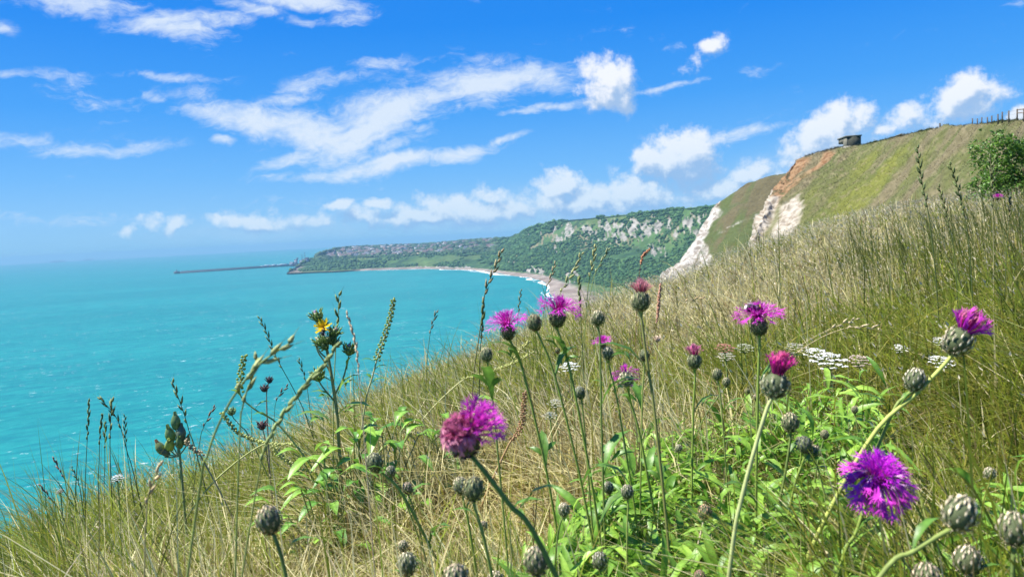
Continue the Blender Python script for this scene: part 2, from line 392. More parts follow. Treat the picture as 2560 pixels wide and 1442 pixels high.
# ------------------------------------------------------------------ land patches
def patch(name, cols, nu, nv, fn_disp, fn_col, mat, label, cat, kind='structure'):
    """cols: list of columns, each a list of world points (equal length)"""
    G = np.array(cols, float)                       # (m, k, 3)
    A = np.stack([catmull(G[:, q], nu) for q in range(G.shape[1])], 1)
    B = np.stack([catmull(A[q], nv) for q in range(nu)], 0)      # nu, nv, 3
    du = np.gradient(B, axis=0); dv = np.gradient(B, axis=1); N = np.cross(du, dv); N /= np.linalg.norm(N, axis=2)[..., None] + 1e-9
    U, Vv = np.meshgrid(np.linspace(0, 1, nu), np.linspace(0, 1, nv), indexing='ij')
    d = B - CAM; dep = d @ Fw; PX = 1280 + F_PX * (d @ RI) / dep; PY = 721 - F_PX * (d @ UP) / dep
    col, rough = fn_col(B, PX, PY, U, Vv)
    N = N * np.sign((N * -d).sum(-1))[..., None]
    B2 = B + N * fn_disp(B, PX, PY, U, Vv, rough)[..., None]
    i, j = np.meshgrid(np.arange(nu - 1), np.arange(nv - 1), indexing='ij')
    Fq = np.stack([i * nv + j, (i + 1) * nv + j, (i + 1) * nv + j + 1, i * nv + j + 1], -1).reshape(-1, 4)
    o = np_mesh(name, B2.reshape(-1, 3), Fq, col.reshape(-1, 3), mat, smooth=True)
    tag(o, label, cat, kind=kind)
    return B2, N, PX, PY, col, rough
def lerp(a, b, t): return a + (b - a) * np.clip(t, 0, 1)[..., None]
def sm(x, a, b):
    t = np.clip((x - a) / (b - a), 0, 1); return t * t * (3 - 2 * t)
C3 = lambda *a: np.array(a, float)

m_hill = M_attr('hillside', .9, 0, .22, .9, .5, 2.5, spec=.1)
m_warren = M_attr('undercliff', .9, 0, .25, .03, .5, .1, spec=.1)

# headland with the pillbox
edge1 = [(1990, 408, 192), (1962, 443, 187), (1937, 473, 182), (1920, 500, 176), (1902, 545, 166), (1883, 595, 157), (1866, 650, 150)]
def resample(L, n): return catmull(L, n)
e1 = resample(edge1, 7)
tops = [(2000, 398, 193), (2050, 383, 185), (2096, 372, 176), (2150, 366, 168), (2240, 345, 150), (2340, 324, 130), (2430, 315, 112), (2500, 308, 98), (2560, 303, 88), (2720, 285, 68), (2900, 270, 55)]
bots = [(1890, 655, 148), (1945, 655, 140), (2010, 655, 130), (2080, 650, 118), (2190, 650, 100), (2310, 645, 82), (2430, 640, 68), (2520, 640, 56), (2600, 640, 48), (2780, 640, 40), (2980, 640, 34)]
cols = []
for q, (dx, dd) in enumerate(((60, 120), (22, 45), (6, 12))):
    c = [P(x + dx, y + 2 + q, d + dd) for x, y, d in e1]; cols.append(c)
cols.append([P(*p) for p in e1])
for tp, bt in zip(tops, bots):
    c = []
    for s in np.linspace(0, 1, 7):
        q = np.array(tp) * (1 - s) + np.array(bt) * s
        q[1] -= 10 * math.sin(s * math.pi) ; c.append(P(*q))
    cols.append(c)
for c in cols:   # plateau behind the ridge and foot running down to the sea
    a, b_ = c[0], c[1]
    f = norm([a[0] - CAM[0], a[1], 0]); c.insert(0, a + f * 14 + np.array([0, 0, -1.2])); c.insert(0, a + f * 120 + np.array([0, 0, -12]))
    z = c[-1]; g = norm([z[0], z[1], 0]); c.append(z - g * 18 + np.array([0, 0, -9])); c.append(np.array([z[0] - g[0] * 30, z[1] - g[1] * 30, -3]))
def col1(B, PX, PY, U, V):
    n1 = fbm(B * .05, 4); n2 = fbm(B * .22 + 5, 4); n3 = fbm(B * 1.1, 3)
    # down-slope streaks
    st = fbm(np.stack([PX * .012 + PY * .010, (PX * .9 - PY * .6) * .0022, 0 * PX], -1) * 2.3, 4)
    base = lerp(C3(.118, .102, .055), C3(.088, .095, .034), sm(st + (n2 - .5) * .3, .40, .60))
    gr = sm(1.05 * np.exp(-((PX - 2200 + (PY - 430) * 1.3) / 105) ** 2) + (st - .5) * 2.2 + (n1 - .5) * 1.2, .68, 1.3) * sm(PY, 335, 395)
    base = base * (1 - gr[..., None]) + gr[..., None] * lerp(C3(.075, .09, .024), C3(.115, .122, .026), sm(st + n2 * .3, .55, .85))
    base = lerp(base, C3(.085, .095, .035), sm(n2, .58, .75) * .55)
    base = lerp(base, C3(.20, .165, .10), sm(n3, .55, .75) * .5)
    # bare orange soil under the pillbox and along the edge
    ex = np.interp(PY, [395, 410, 443, 473, 500, 545, 595, 650], [1990, 1990, 1962, 1937, 1920, 1902, 1883, 1866])
    de = PX - ex
    wob = (n2 - .5) * 60 + (n1 - .5) * 50
    soil = sm(44 - de + wob, 0, 26) * sm(PY, 385, 398) * (1 - sm(PY + (n2 - .5) * 40, 495, 530))
    s2 = sm(.60 - np.abs((PX - 2075 + (PY - 385) * 1.15) / 34 + (n2 - .5) * 1.6), 0, .35) * sm(PY, 375, 384) * (1 - sm(PY, 415, 455))
    soil = np.clip(np.maximum(soil * sm(n3 + n2, .80, 1.0), s2), 0, 1)
    base = lerp(base, lerp(C3(.14, .075, .036), C3(.22, .14, .075), sm(n3, .4, .6)), soil)
    ch = sm(PY + (n2 - .5) * 60 - (de) * .25, 480, 500) * sm(112 - de + wob * .7, 0, 22) * (1 - sm(PY - 600 + (de - 20) * .4 + wob, 0, 40) * .6)
    gully = np.exp(-((de - 34 + (n2 - .5) * 14) / 9) ** 2) * sm(PY, 490, 510)
    ch = np.clip(ch - gully * .8, 0, 1) * (de > -200)
    back = de < -1
    ch = np.where(back & (PY > 470), 1.0, ch)
    base = lerp(base, lerp(C3(.20, .165, .12), C3(.34, .305, .25), sm(n3, .35, .6)), ch)
    return base, np.maximum(ch, soil * .4)
def disp1(B, PX, PY, U, V, rough):
    n = fbm(B * .12, 4) - .5; r = np.abs(fbm(B * np.array([.25, .25, .09]) + 3, 4) - .5)
    return n * 1.6 + (fbm(B * .6, 3) - .5) * .7 - r * 3.5 * rough + (fbm(B * .9 + 8, 3) - .5) * .9 * rough
hill1 = patch('headland', cols, 520, 300, disp1, col1, m_hill, 'grassy headland with orange soil and white chalk at its seaward edge', 'headland')

# second headland
edge2 = [(1790, 517, 400), (1776, 545, 392), (1757, 577, 382), (1735, 607, 372), (1714, 637, 360), (1690, 667, 346), (1655, 705, 330)]
e2 = resample(edge2, 7)
tops = [(1800, 507, 400), (1830, 487, 396), (1870, 463, 391), (1920, 446, 387), (1970, 436, 383), (2040, 428, 378), (2150, 420, 370)]
bots = [(1680, 715, 326), (1720, 720, 320), (1775, 720, 312), (1840, 720, 305), (1910, 720, 298), (1990, 720, 290), (2100, 720, 280)]
cols = []
for q, (dx, dd) in enumerate(((50, 220), (18, 80), (5, 22))):
    cols.append([P(x + dx, y + 1 + q, d + dd) for x, y, d in e2])
cols.append([P(*p) for p in e2])
for tp, bt in zip(tops, bots):
    c = []
    for s in np.linspace(0, 1, 7):
        q = np.array(tp) * (1 - s) + np.array(bt) * s; q[1] -= 8 * math.sin(s * math.pi); c.append(P(*q))
    cols.append(c)
for c in cols:
    a = c[0]; f = norm([a[0], a[1], 0]); c.insert(0, a + f * 30 + np.array([0, 0, -2])); c.insert(0, a + f * 220 + np.array([0, 0, -20]))
    z = c[-1]; g = norm([z[0], z[1], 0]); c.append(z - g * 30 + np.array([0, 0, -25])); c.append(np.array([z[0] - g[0] * 50, z[1] - g[1] * 50, -3]))
def col2(B, PX, PY, U, V):
    n1 = fbm(B * .03, 4); n2 = fbm(B * .10 + 5, 4); n3 = fbm(B * .5, 3)
    st = fbm(np.stack([PX * .03 + PY * .018, (PX * .8 - PY) * .004, 0 * PX], -1) * 1.7, 4)
    base = lerp(C3(.09, .078, .04), C3(.065, .082, .028), sm(st + (n1 - .5) * .4 + (n2 - .5) * .4 - (550 - PY) * .0006, .34, .66))
    base = lerp(base, C3(.06, .08, .03), sm(n2, .56, .7) * .6)
    ex = np.interp(PY, [505, 517, 545, 577, 607, 637, 667, 705], [1800, 1790, 1776, 1757, 1735, 1714, 1690, 1655])
    de = PX - ex; wob = (n2 - .5) * 26
    wd = np.interp(PY, [505, 530, 570, 600, 640, 700], [4, 18, 18, 24, 70, 90])
    ch = sm(wd - de + wob, 0, 9)
    p2 = sm(.5 - np.hypot((PX - 1835) / 60, (PY - 560 + (PX - 1835) * .35) / 10) * .5 + (n2 - .5) * 1.6 + (n3 - .5) * .8, .22, .5)
    ch = np.clip(np.maximum(ch, p2), 0, 1); ch = np.where((de < -1) & (PY > 520), 1, ch)
    rib = fbm(np.stack([PX * .09 + PY * .05, PY * .012, 0 * PX], -1), 3)
    ch = ch * (1 - .75 * sm(rib + (n3 - .5) * .3, .52, .64) * sm(de, 4, 20))
    base = lerp(base, lerp(C3(.19, .165, .135), C3(.37, .35, .31), sm(n3, .35, .6)), ch)
    return base, ch
def disp2(B, PX, PY, U, V, rough):
    return (fbm(B * .05, 4) - .5) * 3 + (fbm(B * .25, 3) - .5) * 1.4 - np.abs(fbm(B * np.array([.12, .12, .04]), 4) - .5) * 6 * rough
hill2 = patch('headland', cols, 320, 220, disp2, col2, m_hill, 'second smaller headland with a bright chalk edge dropping to the left', 'headland')

# the undercliff and the town plateau, one coast from near to far
def column(ridge, foot, mid, btop, shore, offs, bk=400):
    sh = atz(shore[0], shore[1], 0.0); D = (sh - CAM) @ Fw
    bt = P(btop[0], btop[1], min((atz(btop[0], btop[1], 5.0) - CAM) @ Fw, D + 60)) if len(btop) == 2 else P(*btop)
    r, f, m_ = offs
    R = P(ridge[0], ridge[1], D + r); Ff = P(foot[0], foot[1], D + f); Mm = P(mid[0], mid[1], D + m_)
    dr = norm([sh[0], sh[1], 0])
    c = [R + dr * bk + np.array([0, 0, -bk * .06]), R + dr * 30 + np.array([0, 0, -1]), R, R * .72 + Ff * .28 + np.array([0, 0, -4]), Ff, Ff * .5 + Mm * .5 + np.array([0, 0, -3]), Mm, Mm * .4 + bt * .6, bt, sh, sh - dr * 60 + np.array([0, 0, -8])]
    return c
WC = [column((718, 681), (718, 682), (718, 682.5), (717, 683), (716, 684), (20, 12, 8)),
      column((752, 661), (745, 672), (742, 678), (741, 682), (740, 684), (260, 160, 60)),
      column((775, 650), (768, 662), (764, 672), (762, 680.5), (760, 683.5), (420, 260, 110)),
      column((812, 632), (802, 650), (797, 665), (795, 679), (793, 682), (620, 400, 160)),
      column((860, 621), (852, 639), (850, 655), (850, 677), (848, 680), (1400, 650, 200)),
      column((935, 616), (926, 630), (925, 648), (928, 671.5), (928, 676), (2200, 1000, 250)),
      column((1060, 611), (1055, 622), (1050, 641), (1046, 668), (1046, 672.5), (2300, 1200, 250)),
      column((1160, 603), (1150, 617), (1130, 640), (1122, 669.5), (1120, 673.5), (1800, 900, 260)),
      column((1240, 599), (1232, 619), (1205, 646), (1190, 671), (1188, 676), (900, 600, 270)),
      column((1290, 588), (1285, 614), (1250, 648), (1240, 676), (1236, 682), (650, 480, 250)),
      column((1330, 572), (1322, 610), (1300, 650), (1287, 681), (1280, 689), (600, 440, 240)),
      column((1400, 556), (1393, 612), (1370, 652), (1352, 687), (1335, 697), (600, 430, 230)),
      column((1500, 546), (1490, 615), (1440, 662), (1408, 694), (1369, 711), (600, 430, 220)),
      column((1600, 537), (1588, 628), (1500, 688), (1440, 718), (1374, 733), (620, 440, 230)),
      column((1700, 526), (1688, 640), (1560, 700), (1480, 742), (1396, 753), (600, 420, 230)),
      column((1790, 521), (1780, 650), (1640, 722), (1520, 780), (1440, 800), (600, 420, 230)),
      column((1930, 515), (1910, 660), (1740, 750), (1580, 840), (1500, 870), (600, 420, 230))]
CH = [(1415, 585, 15, 38, 32), (1400, 600, 14, 16, 30), (1385, 572, 5, 14, 25), (1515, 573, 20, 26, 10), (1548, 582, 22, 18, -10), (1500, 600, 22, 9, 15), (1583, 570, 18, 22, 20), (1615, 576, 26, 32, 28), (1640, 570, 12, 34, 20),
      (1460, 570, 7, 12, 20), (1475, 574, 6, 10, 10), (1670, 566, 9, 14, 20), (1720, 555, 14, 24, 30), (1748, 545, 12, 26, 30), (1735, 580, 10, 16, 10), (1632, 615, 26, 14, 5), (1645, 625, 14, 18, 5),
      (1335, 672, 18, 10, 10), (1355, 675, 14, 15, 5), (1320, 672, 10, 7, 0), (1420, 690, 18, 26, 30), (1437, 680, 10, 16, 20), (1340, 578, 14, 8, 20), (1325, 582, 8, 7, 0), (1100, 668, 70, 2.5, 0), (1165, 669, 20, 4, 0), (1555, 570, 12, 14, 0), (1275, 601, 7, 4, 0), (1190, 610, 6, 3, 0), (1690, 585, 6, 10, 10), (1300, 655, 40, 2, 0), (1360, 650, 20, 2, 0)]
def colw(B, PX, PY, U, V):
    n1 = fbm(B * .012, 4); n2 = fbm(B * .04 + 5, 4); n3 = fbm(B * .12, 3)
    base = lerp(C3(.03, .07, .025), C3(.055, .105, .03), sm(n1, .4, .6)); base = lerp(base, C3(.02, .045, .02), sm(n2, .5, .65) * .8)
    base = lerp(base, C3(.08, .12, .035), sm(fbm(B * .006 + 2, 3), .58, .7) * .7)
    ch = np.zeros_like(PX); w1 = (fbm(np.stack([PX * .06, PY * .05, 0 * PX], -1), 4) - .5); w2 = (fbm(np.stack([PX * .25, PY * .10, 3 + 0 * PX], -1), 3) - .5)
    for (x, y, a, b_, rot) in CH:
        r_ = math.radians(rot); dx = PX - x; dy = PY - y
        u = dx * math.cos(r_) + dy * math.sin(r_); v = -dx * math.sin(r_) + dy * math.cos(r_)
        ch = np.maximum(ch, sm(1.05 - np.hypot(u / a, v / b_) + w1 * 2.0 + w2 * 3.0, 0.30, .62))
    ridge_y = np.interp(PX, [1160, 1240, 1330, 1400, 1500, 1600, 1700, 1790], [603, 599, 572, 556, 546, 537, 526, 521])
    near_r = sm(PY - ridge_y, 3, 9) * (1 - sm(PY - ridge_y, 60, 90)) * (PX > 1280)
    base = lerp(base, C3(.17, .14, .08), near_r * sm(w2 + w1, .02, .16) * .8)
    base = lerp(base, lerp(C3(.10, .10, .08), C3(.27, .25, .215), sm(n3, .3, .6)), ch)
    # beach: low and close to the water
    zt = B[..., 2]
    be = (1 - sm(zt + (n3 - .5) * 3, 4.5, 6.5))
    bc = lerp(C3(0.168, 0.130, 0.101), C3(0.235, 0.197, 0.160), sm(n2, .4, .6)); bc = lerp(bc, C3(.16, .14, .12), sm(n3, .60, .70) * .7 * (1 - sm(PX, 1380, 1400)))
    left = (PX < 900)[..., None]; bc = np.where(left, bc * .55, bc)
    base = base * (1 - be[..., None]) + bc * be[..., None]
    tip = sm(770 - PX + w1 * 40, 0, 25); base = lerp(base, C3(.16, .13, .11), tip * (1 - be))
    fld = sm(.9 - np.hypot((PX - 890) / 60, (PY - 647) / 5), 0, .4); base = lerp(base, C3(.11, .15, .045), fld)
    fl2 = sm(.9 - np.hypot((PX - 1060) / 90, (PY - 633 + (PX - 1060) * .09) / 2.2), 0, .4); base = lerp(base, C3(.32, .27, .15), fl2)
    return base, np.clip(ch + be * 10, 0, 11)
def dispw(B, PX, PY, U, V, rough):
    be = sm(rough, 2, 9); r = np.clip(rough, 0, 1)
    return ((fbm(B * .010, 4) - .5) * 12 + (fbm(B * .05, 3) - .5) * 4 * (PY < 1e9) - np.abs(fbm(B * np.array([.045, .045, .012]), 3) - .5) * 14 * r) * (1 - be) * sm(B[..., 2], 5, 18)
war = patch('coast', WC, 760, 360, dispw, colw, m_warren, 'long wooded undercliff with bare chalk faces, curving bay and town plateau', 'coast')

def woodland(name, label, n, data, ok, rad, seed, colA, colB, flat=.75):
    r_ = np.random.default_rng(seed); B, N, PX, PY, col, rough = data
    nu, nv = PX.shape
    i = r_.integers(1, nu - 1, n * 6); j = r_.integers(1, nv - 1, n * 6)
    vis = ok(B[i, j], PX[i, j], PY[i, j], rough[i, j], r_); i, j = i[vis][:n], j[vis][:n]
    pts = B[i, j]; k = len(pts)
    import bmesh
    bm = bmesh.new(); bmesh.ops.create_icosphere(bm, subdivisions=2, radius=1); bm.verts.ensure_lookup_table()
    sv_ = np.array([v.co[:] for v in bm.verts]); sf = np.array([[v.index for v in f.verts] for f in bm.faces]); bm.free()
    R = rad(pts, PX[i, j], r_)
    q = sv_[None] * (1 + (fbm(sv_[None] * 1.9 + r_.uniform(0, 100, (k, 1, 3)), 3) - .5)[..., None] * 1.3)
    Vv = pts[:, None] + q * R[:, None, None] * np.array([1, 1, flat]) + np.array([0, 0, .35])[None, None] * R[:, None, None]
    c = colA + (colB - colA) * r_.random((k, 1)) ** 1.3; c = c * r_.uniform(.75, 1.25, (k, 1))
    C = np.repeat(c, len(sv_), 0)
    Ff = (sf[None] + (np.arange(k) * len(sv_))[:, None, None]).reshape(-1, 3)
    return tag(np_mesh(name, Vv.reshape(-1, 3), Ff, C, m_crown, smooth=False), label, 'woodland', kind='stuff')
def okw(b, px, py, ro, r_):
    dens = fbm(b * .007 + 2, 3) < .60
    return (ro < .15) & dens & (px > 700) & (py < 760) & (b[:, 2] > 8) & (~((px < 1230) & (py < 642 - (px - 900) * .045))) & ((b[:, 1]) > 200) & (r_.random(len(px)) < np.clip((px - 600) / 900, .3, 1))
woodland('woodland', 'dark scrub and trees covering the undercliff', 15000, war, okw, lambda p, px, r_: r_.uniform(2.0, 4.6, len(p)) * np.clip(np.hypot(p[:, 0], p[:, 1]) / 1800, .75, 1.35) * (.6 + .8 * r_.random(len(p)) ** 2), 3, C3(.02, .06, .022), C3(.06, .125, .035))
def okt(b, px, py, ro, r_): return (ro < .15) & (px < 1245) & (px > 790) & (py < 645 - (px - 900) * .04) & (b[:, 2] > 20)
woodland('town_trees', 'dark trees between the far town houses', 2200, war, okt, lambda p, px, r_: r_.uniform(6, 12, len(p)), 5, C3(.03, .06, .03), C3(.07, .11, .04), .5)

# houses of the far town
B, N_, PXg, PYg, colg, roug = war
r2 = random.Random(5)
house_meshes = []
for hc, rc in (((.42, .40, .38), (.13, .09, .09)), ((.26, .22, .21), (.11, .08, .08)), ((.60, .60, .60), (.11, .115, .13)), ((.22, .16, .14), (.12, .085, .08))):
    for wd in (14, 24):
        mb = MB(); w, d, h = wd, 10, 7
        mb.box((-w / 2, -d / 2, -6), (w / 2, d / 2, h), hc)
        V = [(-w / 2 - .5, -d / 2 - .6, h + .02), (w / 2 + .5, -d / 2 - .6, h + .02), (w / 2 + .5, d / 2 + .6, h + .02), (-w / 2 - .5, d / 2 + .6, h + .02), (-w / 2 - .5, 0, h + 4.5), (w / 2 + .5, 0, h + 4.5)]
        mb.add(V, [(0, 1, 5, 4), (2, 3, 4, 5)], rc); mb.add([V[0], V[4], V[3], V[1], V[2], V[5]], [(0, 1, 2), (3, 4, 5)], hc)
        o = mb.build('town_house', m_far, smooth=False); house_meshes.append(o.data); bpy.data.objects.remove(o)
cand = np.argwhere((PXg > 822) & (PXg < 1235) & (PYg < 643 - (PXg - 880) * .05) & (B[..., 2] > 25) & (PYg > np.interp(PXg, [812, 860, 935, 1060, 1160, 1240], [632, 622, 617, 612, 604, 600])))
r2.shuffle(cl := [tuple(c) for c in cand])
placed = []
for (i, j) in cl:
    if len(placed) >= 230: break
    if PXg[i, j] > 1050 and r2.random() < .75: continue
    px, py = PXg[i, j], PYg[i, j]
    if any(abs(px - a) < 4.2 and abs(py - b_) < 1.1 for a, b_ in placed): continue
    placed.append((px, py)); me = r2.choice(house_meshes)
    o = bpy.data.objects.new('town_house', me); COL.objects.link(o); o.location = B[i, j] + np.array([0, 0, 1.5]); o.rotation_euler = (0, 0, r2.uniform(-.5, .5)); s_ = r2.uniform(.6, 1.15); o.scale = (s_, s_, s_)
    tag(o, 'small pale house with pitched roof in the far hazy town', 'house', 'houses of the far town')

def frame_at(px, py, d, yaw=0.0):
    o = P(px, py, d); f = norm([o[0], o[1], 0]); r_ = np.array([f[1], -f[0], 0])
    c, s_ = math.cos(yaw), math.sin(yaw); x = r_ * c + f * s_; y = -r_ * s_ + f * c
    return o, np.array([x, y, [0, 0, 1]])
def far_block(name, label, px, py, d, boxes, col, cat='building'):
    o, A = frame_at(px, py, d); e = empty(name, o, label, cat); mb = MB(); mr = MB(); mw = MB()
    for (x0, x1, h0, h1, dep) in boxes:
        k_ = d / F_PX
        mb.box((x0 * k_, 0, h0 * k_), (x1 * k_, dep, h1 * k_), col, (np.zeros(3), A))
        mr.box((x0 * k_ - .8, -1, h1 * k_ + .02), (x1 * k_ + .8, dep + 1, h1 * k_ + 2), np.array(col) * .6, (np.zeros(3), A))
        nx = max(2, int((x1 - x0) * k_ / 7)); nz = max(1, int((h1 - h0) * k_ / 4))
        for a in range(nx):
            for b_ in range(nz):
                xa = x0 * k_ + (a + .3) * (x1 - x0) * k_ / nx; za = h0 * k_ + (b_ + .35) * (h1 - h0) * k_ / nz
                mw.box((xa, -.15, za), (xa + 2.2, .1, za + 1.7), (.08, .10, .13), (np.zeros(3), A))
    mb.build('wall', m_far, e, smooth=False); mr.build('roof', m_far, e, smooth=False); mw.build('window', m_far, e, smooth=False)
    return e
far_block('harbour_building', 'blue-grey stepped harbour block left of two thin masts', 724, 664, 3150, [(0, 12, -3, 7, 40), (12, 20, -3, 13, 40), (17, 22, 13, 17, 25)], (.30, .33, .40))
far_block('harbour_building', 'long low blue-grey harbour building right of the thin masts', 748, 658, 3140, [(0, 14, -3, 6, 40), (9, 24, -3, 9, 40), (16, 24, 9, 12, 25)], (.26, .29, .36))
far_block('tower_block', 'dark square tower block on the seaward edge of the far town', 808, 642, 3400, [(0, 18, -6, 13, 30), (0, 3, 13, 15, 20)], (.17, .17, .21))
far_block('tower_block', 'slim dark tower block standing right of the big square one', 831, 641, 3450, [(0, 8, -6, 11, 25)], (.22, .21, .24))
for q, (px, py, h) in enumerate(((756, 655, 20), (763, 655, 24))):
    o = P(px, py, 3140); mb = MB(); k_ = 3140 / F_PX
    mb.tube([(0, 0, -6), (0, 0, h * k_)], [1.6, .9], (.2, .22, .27), 6)
    ob = mb.build('mast', m_far); ob.location = o; tag(ob, ('shorter', 'taller')[q] + ' of the two thin grey masts at the far harbour', 'mast')

# harbour arm
a = atz(441, 684, 0.0); b_ = atz(728, 665, 0.0)
d_ = norm(b_ - a); sdir = np.array([-d_[1], d_[0], 0]); L = np.linalg.norm(b_ - a)
hb = empty('breakwater', a, 'long dark stone harbour arm reaching out into the sea', 'breakwater')
Af = np.array([d_, sdir, [0, 0, 1]])
mb = MB(); mb.box((0, -7, -4), (L + 60, 7, 7), (.11, .115, .13), (np.zeros(3), Af)); mb.build('pier_wall', m_conc, hb, smooth=False)
mb = MB(); mb.box((20, 2, 7.02), (L + 60, 6.5, 10.5), (.13, .135, .15), (np.zeros(3), Af)); mb.build('parapet', m_conc, hb, smooth=False)
mb = MB(); mb.box((-10, -10, -4), (14, 10, 11), (.10, .105, .12), (np.zeros(3), Af)); mb.tube([(2, 0, 11), (2, 0, 19)], [3, 2.4], (.3, .3, .3), 8); mb.build('pier_head', m_conc, hb, smooth=False)
for q in range(7):
    mb = MB(); x0 = L * (.72 + q * .035); mb.box((x0, -5, 7.02), (x0 + 22 + 9 * (q % 3), 1, 11.5 + (q % 2) * 3), (.6, .6, .62), (np.zeros(3), Af)); mb.build('pier_shed', m_far, hb, smooth=False)

# far ship and low coast on the horizon
def ship(px, py, d, L_, label):
    o = atz(px, py, 0) if d is None else P(px, py, d); o[2] = 0
    e = empty('cargo_ship', o, label, 'ship'); f = norm([o[0], o[1], 0]); A = np.array([[f[1], -f[0], 0], f, [0, 0, 1]])
    mb = MB(); n = 12
    xs = np.linspace(-.5, .5, n) * L_; w = 16 * np.clip(1 - np.abs(xs / L_ * 2) ** 4, .05, 1); V = []
    for x, ww in zip(xs, w): V += [(x, -ww, -3), (x, ww, -3), (x, ww, 14), (x, -ww, 14)]
    Fq = [(4 * i + a_, 4 * i + (a_ + 1) % 4, 4 * i + 4 + (a_ + 1) % 4, 4 * i + 4 + a_) for i in range(n - 1) for a_ in range(4)] + [(0, 3, 2, 1), (4 * n - 4, 4 * n - 3, 4 * n - 2, 4 * n - 1)]
    mb.add(np.array(V) @ A, Fq, (.10, .13, .2)); mb.build('hull', m_far, e, smooth=False)
    mb = MB(); mb.box((L_ * .22, -12, 14.02), (L_ * .36, 12, 44), (.35, .37, .42), (np.zeros(3), A)); mb.box((L_ * .25, -5, 44), (L_ * .29, 5, 56), (.3, .3, .35), (np.zeros(3), A)); mb.build('superstructure', m_far, e, smooth=False)
    mb = MB()
    for q in range(5): mb.box((L_ * (-.38 + .11 * q), -12, 14.02), (L_ * (-.30 + .11 * q), 12, 26 + 5 * (q % 3)), (.2, .2, .26), (np.zeros(3), A))
    mb.build('cargo', m_far, e, smooth=False)
ship(145, 654, 15500, 280, 'faint grey cargo ship low on the hazy horizon, further left')
ship(222, 651, 16500, 180, 'very faint smaller ship right of the cargo ship on the horizon')

# fence, posts, pillbox -------------------------------------------------
def hill_pt(px, py_guess, data, back=0):
    B, N, PX, PY = data[:4]
    nu, nv = PX.shape
    # ridge = smallest PY near this px on front rows
    msk = np.abs(PX - px) < 4
    idx = np.argwhere(msk); best = min(idx, key=lambda q: PY[q[0], q[1]]); 
    d = B - CAM
    return B[best[0], best[1]]
def pxy(p):
    d = np.asarray(p) - CAM; k_ = d @ Fw; return 1280 + F_PX * (d @ RI) / k_, 721 - F_PX * (d @ UP) / k_, k_
B1, N1, PX1, PY1 = hill1[:4]
d1 = B1 - CAM; dep1 = d1 @ Fw; QX = 1280 + F_PX * (d1 @ RI) / dep1; QY = 721 - F_PX * (d1 @ UP) / dep1
def ridge_at(px):
    mk = (np.abs(QX - px) < 5) & (dep1 < 260); ii = np.argwhere(mk); b_ = min(ii, key=lambda q: QY[q[0], q[1]]); return B1[b_[0], b_[1]].copy()
posts = [(2430, 14), (2440, 15), (2452, 15), (2464, 15), (2476, 16), (2491, 18), (2506, 20), (2522, 22), (2539, 24), (2556, 27), (2574, 28)]
r0 = ridge_at(2430)
fe = empty('post_fence', r0, 'row of dark wooden fence posts along the hilltop', 'fence')
pts = []
for px, h in posts:
    g = ridge_at(px); dd = pxy(g)[2]; hh_ = h * dd / F_PX * .92; pts.append((g, hh_))
    mb = MB(); w = .06
    A = np.eye(3); mb.box((-w, -w, -.6), (w, w, hh_ - .05), (.09, .07, .055), (g - r0, A)); mb.box((-w * .7, -w * .7, hh_ - .05), (w * .7, w * .7, hh_), (.12, .10, .08), (g - r0, A))
    mb.build('post', m_wood, fe, smooth=False)
for lv in (.45, .85):
    mb = MB(); mb.tube([p - r0 + np.array([0, -.1, hh_ * lv]) for p, hh_ in pts], .012, (.2, .2, .2), 4); mb.build('wire', m_wood, fe)
for lv in (.55, .9):
    mb = MB(); p0, h_ = pts[-3]; p1, h1_ = pts[-1]; mb.tube([p0 - r0 + np.array([0, -.14, h_ * lv]), p1 - r0 + np.array([0, -.14, h1_ * lv])], .06, (.16, .12, .09), 5); mb.build('rail', m_wood, fe)
for px, h, lab in ((2345, 9, 'single short dark post on the hilltop between pillbox and fence'), ):
    g = ridge_at(px); dd = pxy(g)[2]; hh_ = h * dd / F_PX; mb = MB(); mb.box((-.09, -.09, -.5), (.09, .09, hh_), (.08, .065, .05)); mb.box((-.11, -.11, hh_), (.11, .11, hh_ + .05), (.07, .06, .05))
    o = mb.build('post', m_wood, smooth=False); o.location = g; o.name = 'marker_post'; tag(o, lab, 'post')

g = ridge_at(2120); dd = pxy(g)[2]; k_ = dd / F_PX
cx = P(2097, 371, dd); 
o_ = P(2121, 371, dd); o_[2] += .35
pbx = empty('pillbox', o_, 'grey concrete wartime pillbox with flat roof on the cliff edge', 'pillbox')
f = norm([o_[0], o_[1], 0]); r_ = np.array([f[1], -f[0], 0])
yaw = math.radians(38)
ex = r_ * math.cos(yaw) + f * math.sin(yaw); ey = -r_ * math.sin(yaw) + f * math.cos(yaw)
# box frame: ex to the right and away, ey away to the left; corner nearest camera between the two faces
ex = r_ * math.cos(math.radians(18)) + f * math.sin(math.radians(18)); ey = -r_ * math.sin(math.radians(18)) + f * math.cos(math.radians(18))
A = np.array([ex, ey, [0, 0, 1]])
Wd = 33 * k_ / math.cos(math.radians(18)); Dp = 20 * k_ / math.sin(math.radians(18)) * .95; Hh = 24 * k_
x0, y0 = -6 * k_, -.5
cc_ = (.055, .058, .045)  # concrete darkened in its colour for the shaded walls facing the camera
mb = MB()
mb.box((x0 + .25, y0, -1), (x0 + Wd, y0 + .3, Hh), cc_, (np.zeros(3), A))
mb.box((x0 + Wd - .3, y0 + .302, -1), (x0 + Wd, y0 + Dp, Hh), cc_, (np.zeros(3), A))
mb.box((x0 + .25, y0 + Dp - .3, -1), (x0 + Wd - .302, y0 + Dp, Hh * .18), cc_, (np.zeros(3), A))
mb.box((x0, y0 - .003, -1), (x0 + .248, y0 + Dp * .42, Hh * .98), (.13, .125, .095), (np.zeros(3), A))  # seaward wall: same concrete coloured lighter to read as sunlit
